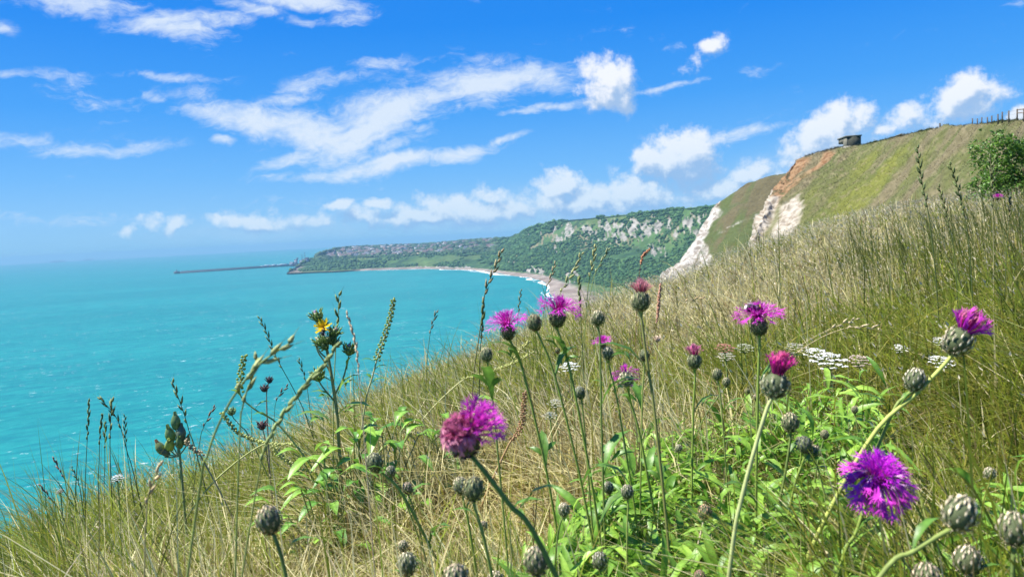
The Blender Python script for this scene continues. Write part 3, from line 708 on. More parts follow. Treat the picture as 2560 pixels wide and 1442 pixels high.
mb.box((x0, y0 + Dp * .42 + .002, Hh * .50), (x0 + .248, y0 + Dp, Hh * .98), (.13, .125, .095), (np.zeros(3), A))
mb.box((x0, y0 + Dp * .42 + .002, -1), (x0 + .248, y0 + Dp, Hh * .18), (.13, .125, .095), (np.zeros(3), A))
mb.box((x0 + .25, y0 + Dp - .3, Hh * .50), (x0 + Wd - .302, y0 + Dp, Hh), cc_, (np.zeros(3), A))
mb.build('wall', m_conc, pbx, smooth=False)
mb = MB(); mb.box((x0 - .2, y0 - .2, Hh + .003), (x0 + Wd + .15, y0 + Dp + .2, Hh + .28), (.12, .12, .095), (np.zeros(3), A)); mb.build('roof', m_conc, pbx, smooth=False)
mb = MB(); mb.box((x0 - .35, y0 - .35, -1.3), (x0 + Wd + .3, y0 + Dp + .3, .12), (.24, .23, .19), (np.zeros(3), A)); mb.build('plinth', m_conc, pbx, smooth=False)

# surf along the bay
sh = np.array([atz(x, y, 0.0) for x, y in ((930, 676.5), (1046, 673), (1120, 674), (1188, 676.5), (1236, 683), (1280, 690), (1335, 698), (1369, 712), (1374, 734), (1396, 754), (1440, 801), (1500, 871))])
sc_ = catmull(sh, 500); T = np.gradient(sc_, axis=0); T /= np.linalg.norm(T, axis=1)[:, None]; Sd = np.stack([T[:, 1], -T[:, 0], 0 * T[:, 0]], -1)
Sd *= np.sign((Sd * (CAM * [1, 1, 0] - sc_)).sum(1))[:, None]
mb = MB()
for q, (o1, w_) in enumerate(((-3, 7), (12, 3))):
    nn = fbm(np.stack([np.arange(500) * .07 + 40 * q, np.zeros(500), np.zeros(500)], -1), 4)
    wdt = np.clip(w_ * (nn - (.25 if q == 0 else .48)) * 4, 0.02, None)
    cen = sc_ + Sd * (o1 + (nn[:, None] - .5) * 22 + wdt[:, None] / 2) * np.clip(np.hypot(sc_[:, 0], sc_[:, 1])[:, None] / 1700, .6, 1.2)
    wdt = wdt * np.interp(np.arange(500), [0, 280, 360, 420, 499], [1, 1, .35, .25, .25])
    cen[:, 2] = .25 + q * .02
    mb.ribbon(cen, wdt, Sd, (.82, .84, .82))
tag(mb.build('surf', m_far, smooth=False), 'white surf breaking along the curved beach', 'surf', kind='stuff')

# ------------------------------------------------------------------ grass (uncountable)
def blades(N_, pos, h, lean_az, lean, wid, c0, c1, tw, nseg=3):
    t = np.linspace(0, 1, nseg + 1)
    ld = np.stack([np.sin(lean_az), np.cos(lean_az), 0 * lean_az], -1)
    side = np.stack([np.cos(tw), np.sin(tw), 0 * tw], -1)
    Vs = []; Cs = []
    for k_, tt in enumerate(t):
        hz = h * (tt * (1 - .35 * lean * tt)); hx = h * lean * tt ** 1.8
        p = pos + ld * hx[:, None]; p[:, 2] += hz
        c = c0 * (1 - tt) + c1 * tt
        if k_ < nseg:
            w = wid * (1 - tt) ** .6 * (.7 if k_ == 0 else 1)
            Vs += [p - side * w[:, None] / 2, p + side * w[:, None] / 2]; Cs += [c, c]
        else: Vs.append(p); Cs.append(c)
    V = np.stack(Vs, 1); C = np.stack(Cs, 1); nv = V.shape[1]
    F = []
    for k_ in range(nseg - 1): a = 2 * k_; F += [(a, a + 1, a + 3), (a, a + 3, a + 2)]
    a = 2 * (nseg - 1); F.append((a, a + 1, a + 2))
    F = np.array(F)[None] + (np.arange(len(V)) * nv)[:, None, None]
    return V.reshape(-1, 3), F.reshape(-1, 3), C.reshape(-1, 3)
def scatter(n, a0, a1, r0, mult, pw=1.0, seed=1):
    r_ = np.random.default_rng(seed)
    a = r_.uniform(math.radians(a0), math.radians(a1), n); cr = _sm(a, _c) * mult
    u = r_.random(n) ** pw; r = r0 * (cr / r0) ** u
    x = r * np.sin(a); y = r * np.cos(a)
    return np.stack([x, y, gz(x, y)], -1), r, a, r_
def mixc(a, b, t): return a + (b - a) * t[:, None]
STRAW = C3(.62, .54, .20); STRAW2 = C3(.80, .73, .42); GRN = C3(.14, .205, .015); GRN2 = C3(.33, .38, .035); OLIVE = C3(.30, .28, .04); BRN = C3(.30, .22, .09)
def grass_obj(name, label, n, a0, a1, r0, mult, hfun, seed, dry_bias=0., width=1.0, leanm=1.0, pw=.9, nseg=3):
    pos, r, a, r_ = scatter(n, a0, a1, r0, mult, pw, seed)
    patch_ = fbm(np.stack([pos[:, 0] * .9, pos[:, 1] * .9, 0 * r], -1) + 4, 3); big = fbm(np.stack([pos[:, 0] * .25, pos[:, 1] * .25, 0 * r], -1), 3)
    clump = fbm(np.stack([pos[:, 0] * 5, pos[:, 1] * 5, 0 * r], -1), 2)
    right = sm(a, math.radians(2), math.radians(22)) * sm(r, 2.0, 6.0)
    dry = np.clip((patch_ - .5) * 3.2 + (big - .5) * 1.5 + .36 + .46 * right + dry_bias, .05, .92)
    isdry = r_.random(n) < dry
    cg = mixc(GRN, GRN2, r_.random(n)); cg = np.where((r_.random(n) < .3)[:, None], OLIVE, cg)
    cd = mixc(STRAW, STRAW2, r_.random(n)); cd = np.where((r_.random(n) < .22)[:, None], BRN, cd)
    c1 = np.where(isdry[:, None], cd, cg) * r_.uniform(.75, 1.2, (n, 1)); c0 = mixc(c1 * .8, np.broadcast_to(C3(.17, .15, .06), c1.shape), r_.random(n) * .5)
    h = hfun(r, a, r_) * (.30 + 1.4 * clump) * np.where(isdry, .92, 1)
    la = r_.normal(-1.45, 1.3, n); ln = np.abs(r_.normal(.8, .55, n)) * leanm; 
    mat_ = r_.random(n) < .45; ln = np.where(mat_, r_.uniform(.9, 2.8, n), ln); h = np.where(mat_, h * .62, h); la = np.where(mat_, r_.uniform(-3.14, 3.14, n), la)
    wid = (.0021 + .00098 * r) * r_.uniform(.5, 1.6, n) * width
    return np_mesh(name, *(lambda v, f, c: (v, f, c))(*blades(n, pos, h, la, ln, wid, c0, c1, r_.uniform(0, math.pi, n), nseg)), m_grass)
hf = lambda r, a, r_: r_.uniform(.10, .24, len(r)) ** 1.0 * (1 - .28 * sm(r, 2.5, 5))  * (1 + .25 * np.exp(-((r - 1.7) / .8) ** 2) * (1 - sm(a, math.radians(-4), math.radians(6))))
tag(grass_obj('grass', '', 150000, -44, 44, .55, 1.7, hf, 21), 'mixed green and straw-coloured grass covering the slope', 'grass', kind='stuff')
# fine pale seed heads floating over the sward
pos, r, a, r_ = scatter(60000, -42, 44, 1.1, 1.4, .75, 33)
keep = r_.random(len(r)) < (.25 + .75 * sm(a, math.radians(-8), math.radians(14)) * sm(r, 1.5, 4)); pos, r = pos[keep], r[keep]; n = len(r)
h = r_.uniform(.06, .22, n); p = pos.copy(); p[:, 2] += h; la = r_.normal(-1.4, .8, n)
ldv = np.stack([np.sin(la) * .6, np.cos(la) * .6, r_.uniform(.1, 1.2, n)], -1); ldv /= np.linalg.norm(ldv, axis=1)[:, None]
Ls = (.005 + .0020 * r) * r_.uniform(.6, 1.6, n); ws = Ls * r_.uniform(.10, .22, n); tw = r_.uniform(0, 3.14, n); sd = np.stack([np.cos(tw), np.sin(tw), 0 * tw], -1)
V = np.stack([p, p + ldv * (Ls * .4)[:, None] - sd * ws[:, None], p + ldv * Ls[:, None], p + ldv * (Ls * .4)[:, None] + sd * ws[:, None]], 1)
cs = mixc(C3(.45, .36, .20), C3(.74, .68, .50), r_.random(n)); C = np.repeat(cs, 4, 0)
tag(np_mesh('seed_heads', V.reshape(-1, 3), np.arange(n * 4).reshape(-1, 4), C, m_grass), 'pale dry seed heads sprinkled through the meadow grass', 'grass', kind='stuff')
# taller thin stalks breaking the skyline
hf2 = lambda r, a, r_: r_.uniform(.16, .36, len(r))
o = grass_obj('tall_grass', '', 15000, -44, 44, .7, 1.15, hf2, 45, -.05, .8, .9, .55, 5)
tag(o, 'taller thin grass stalks rising above the sward', 'grass', kind='stuff')
# lush upright grass at the right edge
pos, r, a, r_ = scatter(2600, 24, 42, 2.6, .32, .8, 61)
keep = r_.random(len(r)) < sm(a + (fbm(pos * .8, 2) - .5) * .5, math.radians(27), math.radians(35)); pos, r, a = pos[keep], r[keep], a[keep]
n = len(r); la = r_.normal(-1.5, .35, n); cg = mixc(C3(.10, .15, .02), C3(.30, .30, .08), r_.random(n) ** 1.4)
tag(np_mesh('rush_grass', *blades(n, pos, r_.uniform(.15, .42, n), la, np.abs(r_.normal(.22, .12, n)), (.0018 + .0005 * r) * r_.uniform(.7, 1.4, n), cg * .8, cg, r_.uniform(0, 3.1, n), 4), m_grass), 'dark green upright grass clump along the right edge', 'grass', kind='stuff')
# short grass on the headland skyline and slope
sel = r_.integers(0, B1.shape[0], 60000), r_.integers(0, B1.shape[1], 60000)
ok = (hill1[5][sel] < .2) & (dep1[sel] < 230); pos = B1[sel][ok]; n = len(pos); dp = dep1[sel][ok]; cb_ = hill1[4][sel][ok]
tag(np_mesh('hill_grass', *blades(n, pos, r_.uniform(.18, .48, n) * (dp / 130), r_.normal(-1.5, .5, n), np.abs(r_.normal(.8, .4, n)), .05 * dp / 130 * r_.uniform(.6, 1.5, n), cb_ * .9, cb_ * r_.uniform(.8, 1.4, (n, 1)), r_.uniform(0, 3.1, n), 3), m_grass), 'rough wind-blown grass on the pillbox headland', 'grass', kind='stuff')
# lush leafy ground cover
def leaf_mesh(V0, dirs, L, Wd, up, col, droop, r_, lobes=False):
    """vectorised lanceolate leaves with a folded midrib"""
    n = len(L); ts = np.array([0, .15, .35, .6, .82, 1.0]); ws = np.array([.12, .45, .95, 1.0, .62, .02])
    side = np.cross(dirs, up); side /= np.linalg.norm(side, axis=1)[:, None] + 1e-9; nn_ = np.cross(side, dirs)
    Vs = []; Cs = []
    for t_, w_ in zip(ts, ws):
        p = V0 + dirs * (L * t_)[:, None]; p = p + nn_ * (L * .10 * math.sin(t_ * math.pi))[:, None]; p[:, 2] -= droop * L * t_ ** 2
        ww = (Wd * w_ / 2)[:, None]
        Vs += [p - side * ww + nn_ * ww * .35, p, p + side * ww + nn_ * ww * .35]
        Cs += [col, col * 1.25 + .01, col]
    V = np.stack(Vs, 1); C = np.stack(Cs, 1); F = []
    for k_ in range(5):
        a = 3 * k_; F += [(a, a + 1, a + 4, a + 3), (a + 1, a + 2, a + 5, a + 4)]
    F = np.array(F)[None] + (np.arange(n) * 18)[:, None, None]
    return V.reshape(-1, 3), F.reshape(-1, 4), C.reshape(-1, 3)
def ground_leaves(n, seed, cond, Lr, zr, c0, c1):
    pos, r, a, r_ = scatter(n, -14, 40, .55, .11, 1.0, seed)
    k_ = cond(pos, r, a, r_); pos, r, a = pos[k_], r[k_], a[k_]; n = len(r)
    fa = r_.uniform(-math.pi, math.pi, n); el_ = r_.uniform(.15, 1.25, n)
    d = np.stack([np.sin(fa) * np.cos(el_), np.cos(fa) * np.cos(el_), np.sin(el_)], -1)
    p = pos.copy(); p[:, 2] += r_.uniform(*zr, n); L = r_.uniform(*Lr, n); wd = L * r_.uniform(.09, .16, n)
    c = mixc(c0, c1, r_.random(n) ** 1.2)
    return leaf_mesh(p, d, L, wd, np.array([0, 0, 1.0]) + r_.normal(0, .3, (n, 3)), c, r_.uniform(.1, .7, n), r_)
V, F, C = ground_leaves(24000, 77, lambda p, r, a, r_: (r < 1.40 - .28 * sm(a, math.radians(16), math.radians(30)) + (fbm(p * 3.0, 3) - .5) * 1.0) & (r_.random(len(r)) < sm(a + (fbm(p * 2.1 + 5, 2) - .5) * .25, math.radians(-9), math.radians(3))) & (fbm(p * 7 + 2, 2) > .37), (.022, .092), (0, .11), C3(.10, .23, .02), C3(.30, .48, .06))
tag(np_mesh('ground_leaves', V, F, C, m_leaf, smooth=True), 'bright green lance-shaped leaves carpeting the lower right foreground', 'leaves', kind='stuff')
# yellowish fine leaves at far left bottom corner

# ------------------------------------------------------------------ plants that can be told apart
GSTEM = C3(.24, .33, .06); YSTEM = C3(.46, .52, .12); DKS = C3(.10, .16, .04)
def on_ray(px, py, d, minh=.10):
    for _ in range(80):
        p = P(px, py, d)
        if p[2] > gz(p[0], p[1]) + minh: return p, d
        d *= .97
    return p, d
def stem_path(p, via, d, n=14):
    """p: head; via: pixels the stem passes; continues down to the turf"""
    pts = [p]; 
    for q in via:
        pts.append(P(q[0], q[1], d + (q[2] if len(q) > 2 else 0)))
    a, b_ = pts[-2], pts[-1]; dr = norm(b_ - a); dr = norm(dr + np.array([0, 0, -.45]))
    if dr[2] > -.35: dr = norm(np.array([dr[0], dr[1], -.5]))
    while b_[2] > gz(b_[0], b_[1]) - .01 and len(pts) < 40:
        b_ = b_ + dr * .04; dr = norm(dr + np.array([0, 0, -.14]))
        if len(pts) == 0 or np.linalg.norm(b_ - pts[-1]) > .11: pts.append(b_)
    if np.linalg.norm(b_ - pts[-1]) > 1e-4: pts.append(b_)
    return catmull(pts, max(n, len(pts) * 4))[::-1]
def perp(ax):
    a = norm(np.cross(ax, [.21, .93, .3])); return a, np.cross(ax, a)
def involucre(mb, c, ax, R, seed, pale=(.40, .40, .26), dark=(.05, .035, .02), base=(.09, .11, .05), closed=True, fuzz=1.0, hk=1.12):
    r_ = random.Random(seed); ax = norm(ax); a, b_ = perp(ax); pale = np.array(pale) * np.array([1.35, 1.26, 1.08]); dark = np.array(dark)
    mb.ellipsoid(c, ax, R * .90, R * hk * .92, base, 12, 8)
    n = 50; ga = 2.39996
    for k in range(n):
        u = (k + .5) / n; th = math.pi * (1 - u * (.93 if closed else .72)); th = max(th, .14)
        ph = k * ga + r_.uniform(-.12, .12); th += r_.uniform(-.05, .05)
        def pt(th_, ph_, q=1.0):
            return c + q * (ax * math.cos(th_) * R * hk + (a * math.cos(ph_) + b_ * math.sin(ph_)) * math.sin(th_) * R)
        s_ = .36 * (1 - .25 * u) * r_.uniform(.85, 1.15); w = s_ * .62 / max(math.sin(th), .28)
        j = r_.uniform(.6, 1.3); pc = pale * j
        V = [pt(th + s_ * .75, ph, .93), pt(th, ph - w * .55, .96), pt(th - .02, ph, 1.09), pt(th, ph + w * .55, .96), pt(th - s_ * .75, ph - w * .34, 1.0), pt(th - s_ * 1.0, ph, 1.045), pt(th - s_ * .75, ph + w * .34, 1.0)]
        mb.add(V, [(0, 1, 2), (0, 2, 3), (1, 4, 2), (2, 6, 3), (4, 5, 2), (5, 6, 2)], [pc * .6, pc * .7, pc, pc * .7, dark, dark * .8, dark])
        if fuzz and k % 1 == 0:
            for q in range(5):
                t0 = pt(th - s_ * r_.uniform(.5, 1), ph + r_.uniform(-.4, .4) * w, 1.02); t1 = pt(th - s_ * r_.uniform(.9, 1.5), ph + r_.uniform(-.7, .7) * w, 1.02 + .22 * fuzz * r_.random())
                sd = norm(np.cross(t1 - t0, pt(th, ph) - c)) * R * .022
                mb.add([t0 - sd, t0 + sd, t1], [(0, 1, 2)], C3(.62, .55, .38) * r_.uniform(.7, 1.1))
def florets(mb, c, ax, R, seed, n, pol, Lr, droop, col, tip, wid, lobes=5, curl=0.0, zoff=.75):
    r_ = random.Random(seed); ax = norm(ax); a, b_ = perp(ax); col = np.array(col); tip = np.array(tip)
    for k in range(n):
        ph = k * 2.39996 + r_.uniform(-.25, .25); th = math.radians(r_.uniform(*pol)); L = r_.uniform(*Lr) * R
        rad = a * math.cos(ph) + b_ * math.sin(ph); st = c + ax * R * zoff * r_.uniform(.85, 1.1) + rad * R * .55 * min(1, math.sin(th) + .1) * r_.uniform(.5, 1)
        d0 = norm(ax * math.cos(th * .45) + rad * math.sin(th * .45)); d1 = norm(ax * math.cos(th) + rad * math.sin(th) + r_.uniform(-.15, .15) * np.cross(ax, rad))
        pts = []; 
        for s_ in np.linspace(0, 1, 5):
            pts.append(st + L * (d0 * s_ * (1 - s_ * .5) + d1 * s_ * s_ * .5 - ax * curl * s_ ** 2.5 * 0 - rad * curl * s_ ** 3) + np.array([0, 0, -droop * L * s_ ** 2.2]))
        dd = norm(pts[-1] - pts[-2]); sd = norm(np.cross(dd, d0 + np.array([.3, .1, .2]) * r_.uniform(-1, 1))); w = wid * R
        j = r_.uniform(.7, 1.25); cc_ = [col * .55 * j, col * .8 * j, col * j, (col * .5 + tip * .5) * j, tip * j]
        mb.ribbon(pts, [w * .5, w * .6, w * .8, w * 1.0, w * 1.3], sd, cc_)
        nm = norm(np.cross(sd, dd))
        for q in range(lobes):
            an = (q - (lobes - 1) / 2) * (.42); dl = norm(dd * math.cos(an) + sd * math.sin(an) + nm * r_.uniform(-.5, .5)); Ll = L * r_.uniform(.22, .36)
            p0 = pts[-1] + sd * w * .5 * (q - (lobes - 1) / 2) / max(1, lobes / 2); nn_ = norm(np.cross(dl, nm)) * w * .42
            mb.add([p0 - nn_, p0 + nn_, p0 + dl * Ll * .6 + nn_ * .6, p0 + dl * Ll, p0 + dl * Ll * .6 - nn_ * .6], [(0, 1, 2), (0, 2, 4), (4, 2, 3)], np.array([tip * j] * 5))
def stem_leaf(parent, o, p, dirv, L, w, col, seed):
    r_ = random.Random(seed); mb = MB(); dirv = norm(dirv); side = norm(np.cross(dirv, [0, 0, 1])); up = np.cross(side, dirv); col = np.array(col)
    def lf(p, d, L, w):
        s_ = norm(np.cross(d, up)); V = []; C = []
        for t_, w_ in ((0, .15), (.2, .5), (.45, 1), (.75, .8), (1, .03)):
            q = p + d * L * t_ + up * L * .18 * math.sin(t_ * 2.6) - np.array([0, 0, L * .25 * t_ * t_]); V += [q - s_ * w * w_ / 2 + up * w * w_ * .15, q, q + s_ * w * w_ / 2 + up * w * w_ * .15]; C += [col, col * 1.3, col]
        F = [];
        for k_ in range(4): a = 3 * k_; F += [(a, a + 1, a + 4, a + 3), (a + 1, a + 2, a + 5, a + 4)]
        mb.add(V, F, np.array(C) * r_.uniform(.85, 1.15))
    lf(p, dirv, L, w)
    if L > .045:
        for sg in (-1, 1): lf(p + dirv * L * r_.uniform(.2, .35), norm(dirv + side * sg * r_.uniform(.6, 1.0)), L * .42, w * .6)
    mb.build('leaf', m_leaf, parent, o)
UPV = np.array([0, 0, 1.0])
CNT = [0]
def knap(name, label, px, py, wpx, real, via, lean=(0, 0), kind='bud', nleaf=2, group='knapweed buds on hairy stems', cat='flower bud', rpx=None, scol=GSTEM, minh=.15, hk=1.12, **kw):
    """one knapweed: stem, leaves, scaly bud and, when open, the florets. lean = (to the right, towards the camera)"""
    CNT[0] += 1; sd = CNT[0]; r_ = random.Random(sd)
    d = real * F_PX / wpx; c, d2 = on_ray(px, py, d, minh); real = real * d2 / d; d = d2; R = real / 2 * (.93 if kind == 'bud' and not kw.get('flo') else .94)
    ax = norm(UPV + np.array([lean[0], -lean[1], 0]) + np.array([r_.uniform(-.1, .1), r_.uniform(-.1, .1), 0]))
    bs = c - ax * R * hk * .95
    path = stem_path(bs, via, d); o = path[0].copy()
    e = empty(name, o, label, cat, group)
    mb = MB(); n = len(path); sr = max(R * .14, .0009); rad = np.linspace(sr * 1.25, sr, n); rad[-2:] = [sr * 1.5, sr * 2.4]
    mb.tube(path - o, rad, np.linspace(1, 0, n)[:, None] * (scol * .8)[None] + np.linspace(0, 1, n)[:, None] * scol[None] , 7); mb.build('stem', m_stem, e)
    Ltot = np.linalg.norm(np.diff(path, axis=0), axis=1).sum()
    for q in range(nleaf):
        k_ = int(n * (.28 + .5 * (q + r_.uniform(.1, .6)) / max(nleaf, 1))); k_ = min(k_, n - 4); an = r_.uniform(0, 6.28); Lf = min(.085 if d > .75 else .045, Ltot * .22) * r_.uniform(.6, 1)
        stem_leaf(e, (0, 0, 0), path[k_] - o, (math.cos(an), math.sin(an) * .6, .75), Lf, Lf * .17, C3(.10, .21, .03), sd * 7 + q)
    mb = MB(); involucre(mb, c - o, ax, R, sd, hk=hk, **kw.get('inv', {})); mb.build('bud', m_bud, e, smooth=False)
    for f in kw.get('flo', []):
        pass
    if kw.get('flo'):
        mb = MB()
        for f in kw['flo']: florets(mb, c - o, kw.get('fax', ax), R, sd * 3 + f[0], *f[1:])
        for f in kw.get('flo2', []): florets(mb, c - o, kw['fax2'], R, sd * 3 + f[0], *f[1:])
        mb.build('petals', m_petal, e, smooth=False)
    return e, c, d
PUR = (.48, .010, .40); PURT = (.64, .06, .54); MAG = (.50, .010, .26); PINK = (.55, .16, .30); DKP = (.33, .02, .16); BRP = (.42, .13, .14); VIO = (.42, .012, .46)
OPEN = [(1, 66, (66, 112), (2.0, 2.75), .08, PUR, PURT, .12, 5), (2, 70, (8, 62), (1.3, 1.9), 0, MAG, PUR, .08, 4), (3, 26, (20, 75), (1.5, 2.1), 0, MAG, (.8, .35, .75), .07, 3)]
G1 = 'open purple knapweed flowers'
FL = dict(group=G1, cat='flower')
D1 = {'pale': (.20, .21, .15), 'dark': (.02, .015, .012), 'closed': False}
knap('knapweed_flower', 'bright purple knapweed flower, left of the pair against the sea', 1270, 829, 40, .020, [(1290, 880), (1308, 930)], (-.05, .15), flo=OPEN, inv=D1, **FL)
knap('knapweed_flower', 'bright purple knapweed flower with dark bud next to the beach, right of a brown bud', 1394, 795, 44, .020, [(1402, 850), (1428, 940)], (.08, .15), flo=OPEN, inv=D1, **FL)
e_bee, c_bee, d_bee = knap('knapweed_flower', 'purple knapweed flower with a black bumblebee sitting on top', 1897, 815, 46, .021, [(1899, 870), (1896, 930)], (0, .1), flo=OPEN, inv=D1, **FL)
W1 = [(1, 190, (5, 95), (.75, 1.2), 0.05, MAG, PINK, .12, 4, .35), (2, 120, (60, 130), (.8, 1.25), .3, (.45, .02, .24), (.62, .25, .36), .13, 3, .4)]
knap('knapweed_flower', 'large ragged knapweed flower leaning right at lower centre, purple turning dusty pink', 1158, 1100, 94, .024, [(1205, 1170), (1275, 1262), (1345, 1350)], (-.1, .7), flo=W1, flo2=[(6, 70, (0, 62), (1.0, 1.8), .05, MAG, PURT, .11, 5)], fax=norm(np.array([-.15, -.7, .9])), fax2=norm(np.array([.62, -.45, .75])), inv={'closed': False, 'pale': (.10, .05, .14), 'dark': (.02, .01, .03)}, scol=C3(.16, .26, .05), **FL)
mb = MB(); c_ = P(1215, 1052, .024 * F_PX / 100 * 1.0); e_f, cc4, dd4 = None, None, None
BIG = [(1, 120, (62, 118), (2.0, 2.9), .35, VIO, PURT, .17, 5), (2, 110, (8, 66), (1.4, 2.2), .05, (.58, .012, .48), (.60, .03, .66), .10, 4), (3, 24, (40, 95), (1.7, 2.4), .2, PINK, (.85, .5, .8), .08, 3)]
knap('knapweed_flower', 'largest and nearest purple knapweed flower, fully open with drooping petals at lower right', 2182, 1208, 60, .020, [(2140, 1330), (2105, 1400)], (.05, .75), flo=BIG, inv=D1, scol=C3(.22, .30, .05), **FL)
FAD = [(1, 56, (5, 55), (1.0, 1.45), 0, (.42, .10, .14), (.60, .26, .30), .10, 3, .15), (2, 26, (45, 75), (.9, 1.25), 0, (.35, .06, .12), (.52, .2, .22), .10, 3, .1)]
knap('knapweed_flower', 'faded pink-brown knapweed flower standing upright before the green undercliff', 1602, 752, 50, .021, [(1608, 830), (1620, 920), (1634, 1010)], (0, 0), flo=FAD, inv={'closed': False}, scol=C3(.26, .27, .08), **FL)
W2 = [(1, 60, (5, 70), (1.1, 1.6), 0, MAG, PINK, .12, 4, .3), (2, 30, (40, 90), (1.3, 1.8), 0, VIO, PURT, .12, 4, .3)]
knap('knapweed_flower', 'drooping-stemmed purple and pink knapweed head near the right edge, pale scaly base', 2396, 852, 74, .029, [(2368, 903), (2290, 985), (2180, 1090)], (.45, .2), flo=W2, fax=norm(np.array([.55, -.2, 1])), inv={'closed': False, 'pale': (.50, .47, .38)}, scol=YSTEM, **FL)
W3 = [(1, 54, (5, 48), (1.0, 1.45), 0, (.45, .04, .16), (.62, .18, .34), .11, 3, .2), (2, 24, (35, 70), (1.0, 1.4), 0, DKP, PINK, .11, 3, .1)]
knap('knapweed_flower', 'small dusky pink knapweed flower in mid field with pale tufts under it', 1736, 902, 38, .020, [(1737, 960), (1733, 1040)], (.05, .05), flo=W3, inv={'closed': False, 'pale': (.3, .33, .22)}, **FL)
knap('knapweed_flower', 'crimson-topped knapweed flower on the thickest pale yellow stem', 1938, 962, 74, .024, [(1922, 1010), (1893, 1100), (1858, 1230), (1832, 1360)], (.1, .05), flo=[(1, 60, (0, 45), (1.0, 1.45), 0, (.36, .02, .14), (.60, .10, .28), .11, 3, .2), (2, 24, (30, 60), (1.0, 1.5), 0, DKP, MAG, .11, 3, .1)], fax=norm(np.array([.22, -.05, 1])), inv={'closed': False, 'pale': (.42, .45, .34)}, scol=C3(.50, .55, .22), hk=.95, nleaf=1, **FL)
knap('knapweed_flower', 'knapweed flower facing away, silvery bud ringed by purple petals', 1566, 948, 40, .020, [(1578, 1010), (1600, 1090)], (0, -1.3), flo=[(1, 40, (60, 112), (1.1, 1.6), .3, VIO, PURT, .12, 4), (2, 26, (0, 40), (1.0, 1.4), 0, (.45, .05, .25), PINK, .1, 3)], inv={'pale': (.42, .43, .32)}, **FL)
knap('knapweed_flower', 'tiny purple knapweed flower just above a silvery bud, mostly hidden', 1507, 862, 18, .015, [(1516, 900), (1520, 940)], (-.1, .1), flo=OPEN[:2], inv=D1, **FL)
knap('knapweed_flower', 'tiny distant purple flower beside the green bush', 2494, 496, 9, .03, [(2496, 506)], (0, .1), flo=OPEN[:2], inv=D1, nleaf=0, minh=.02, **FL)

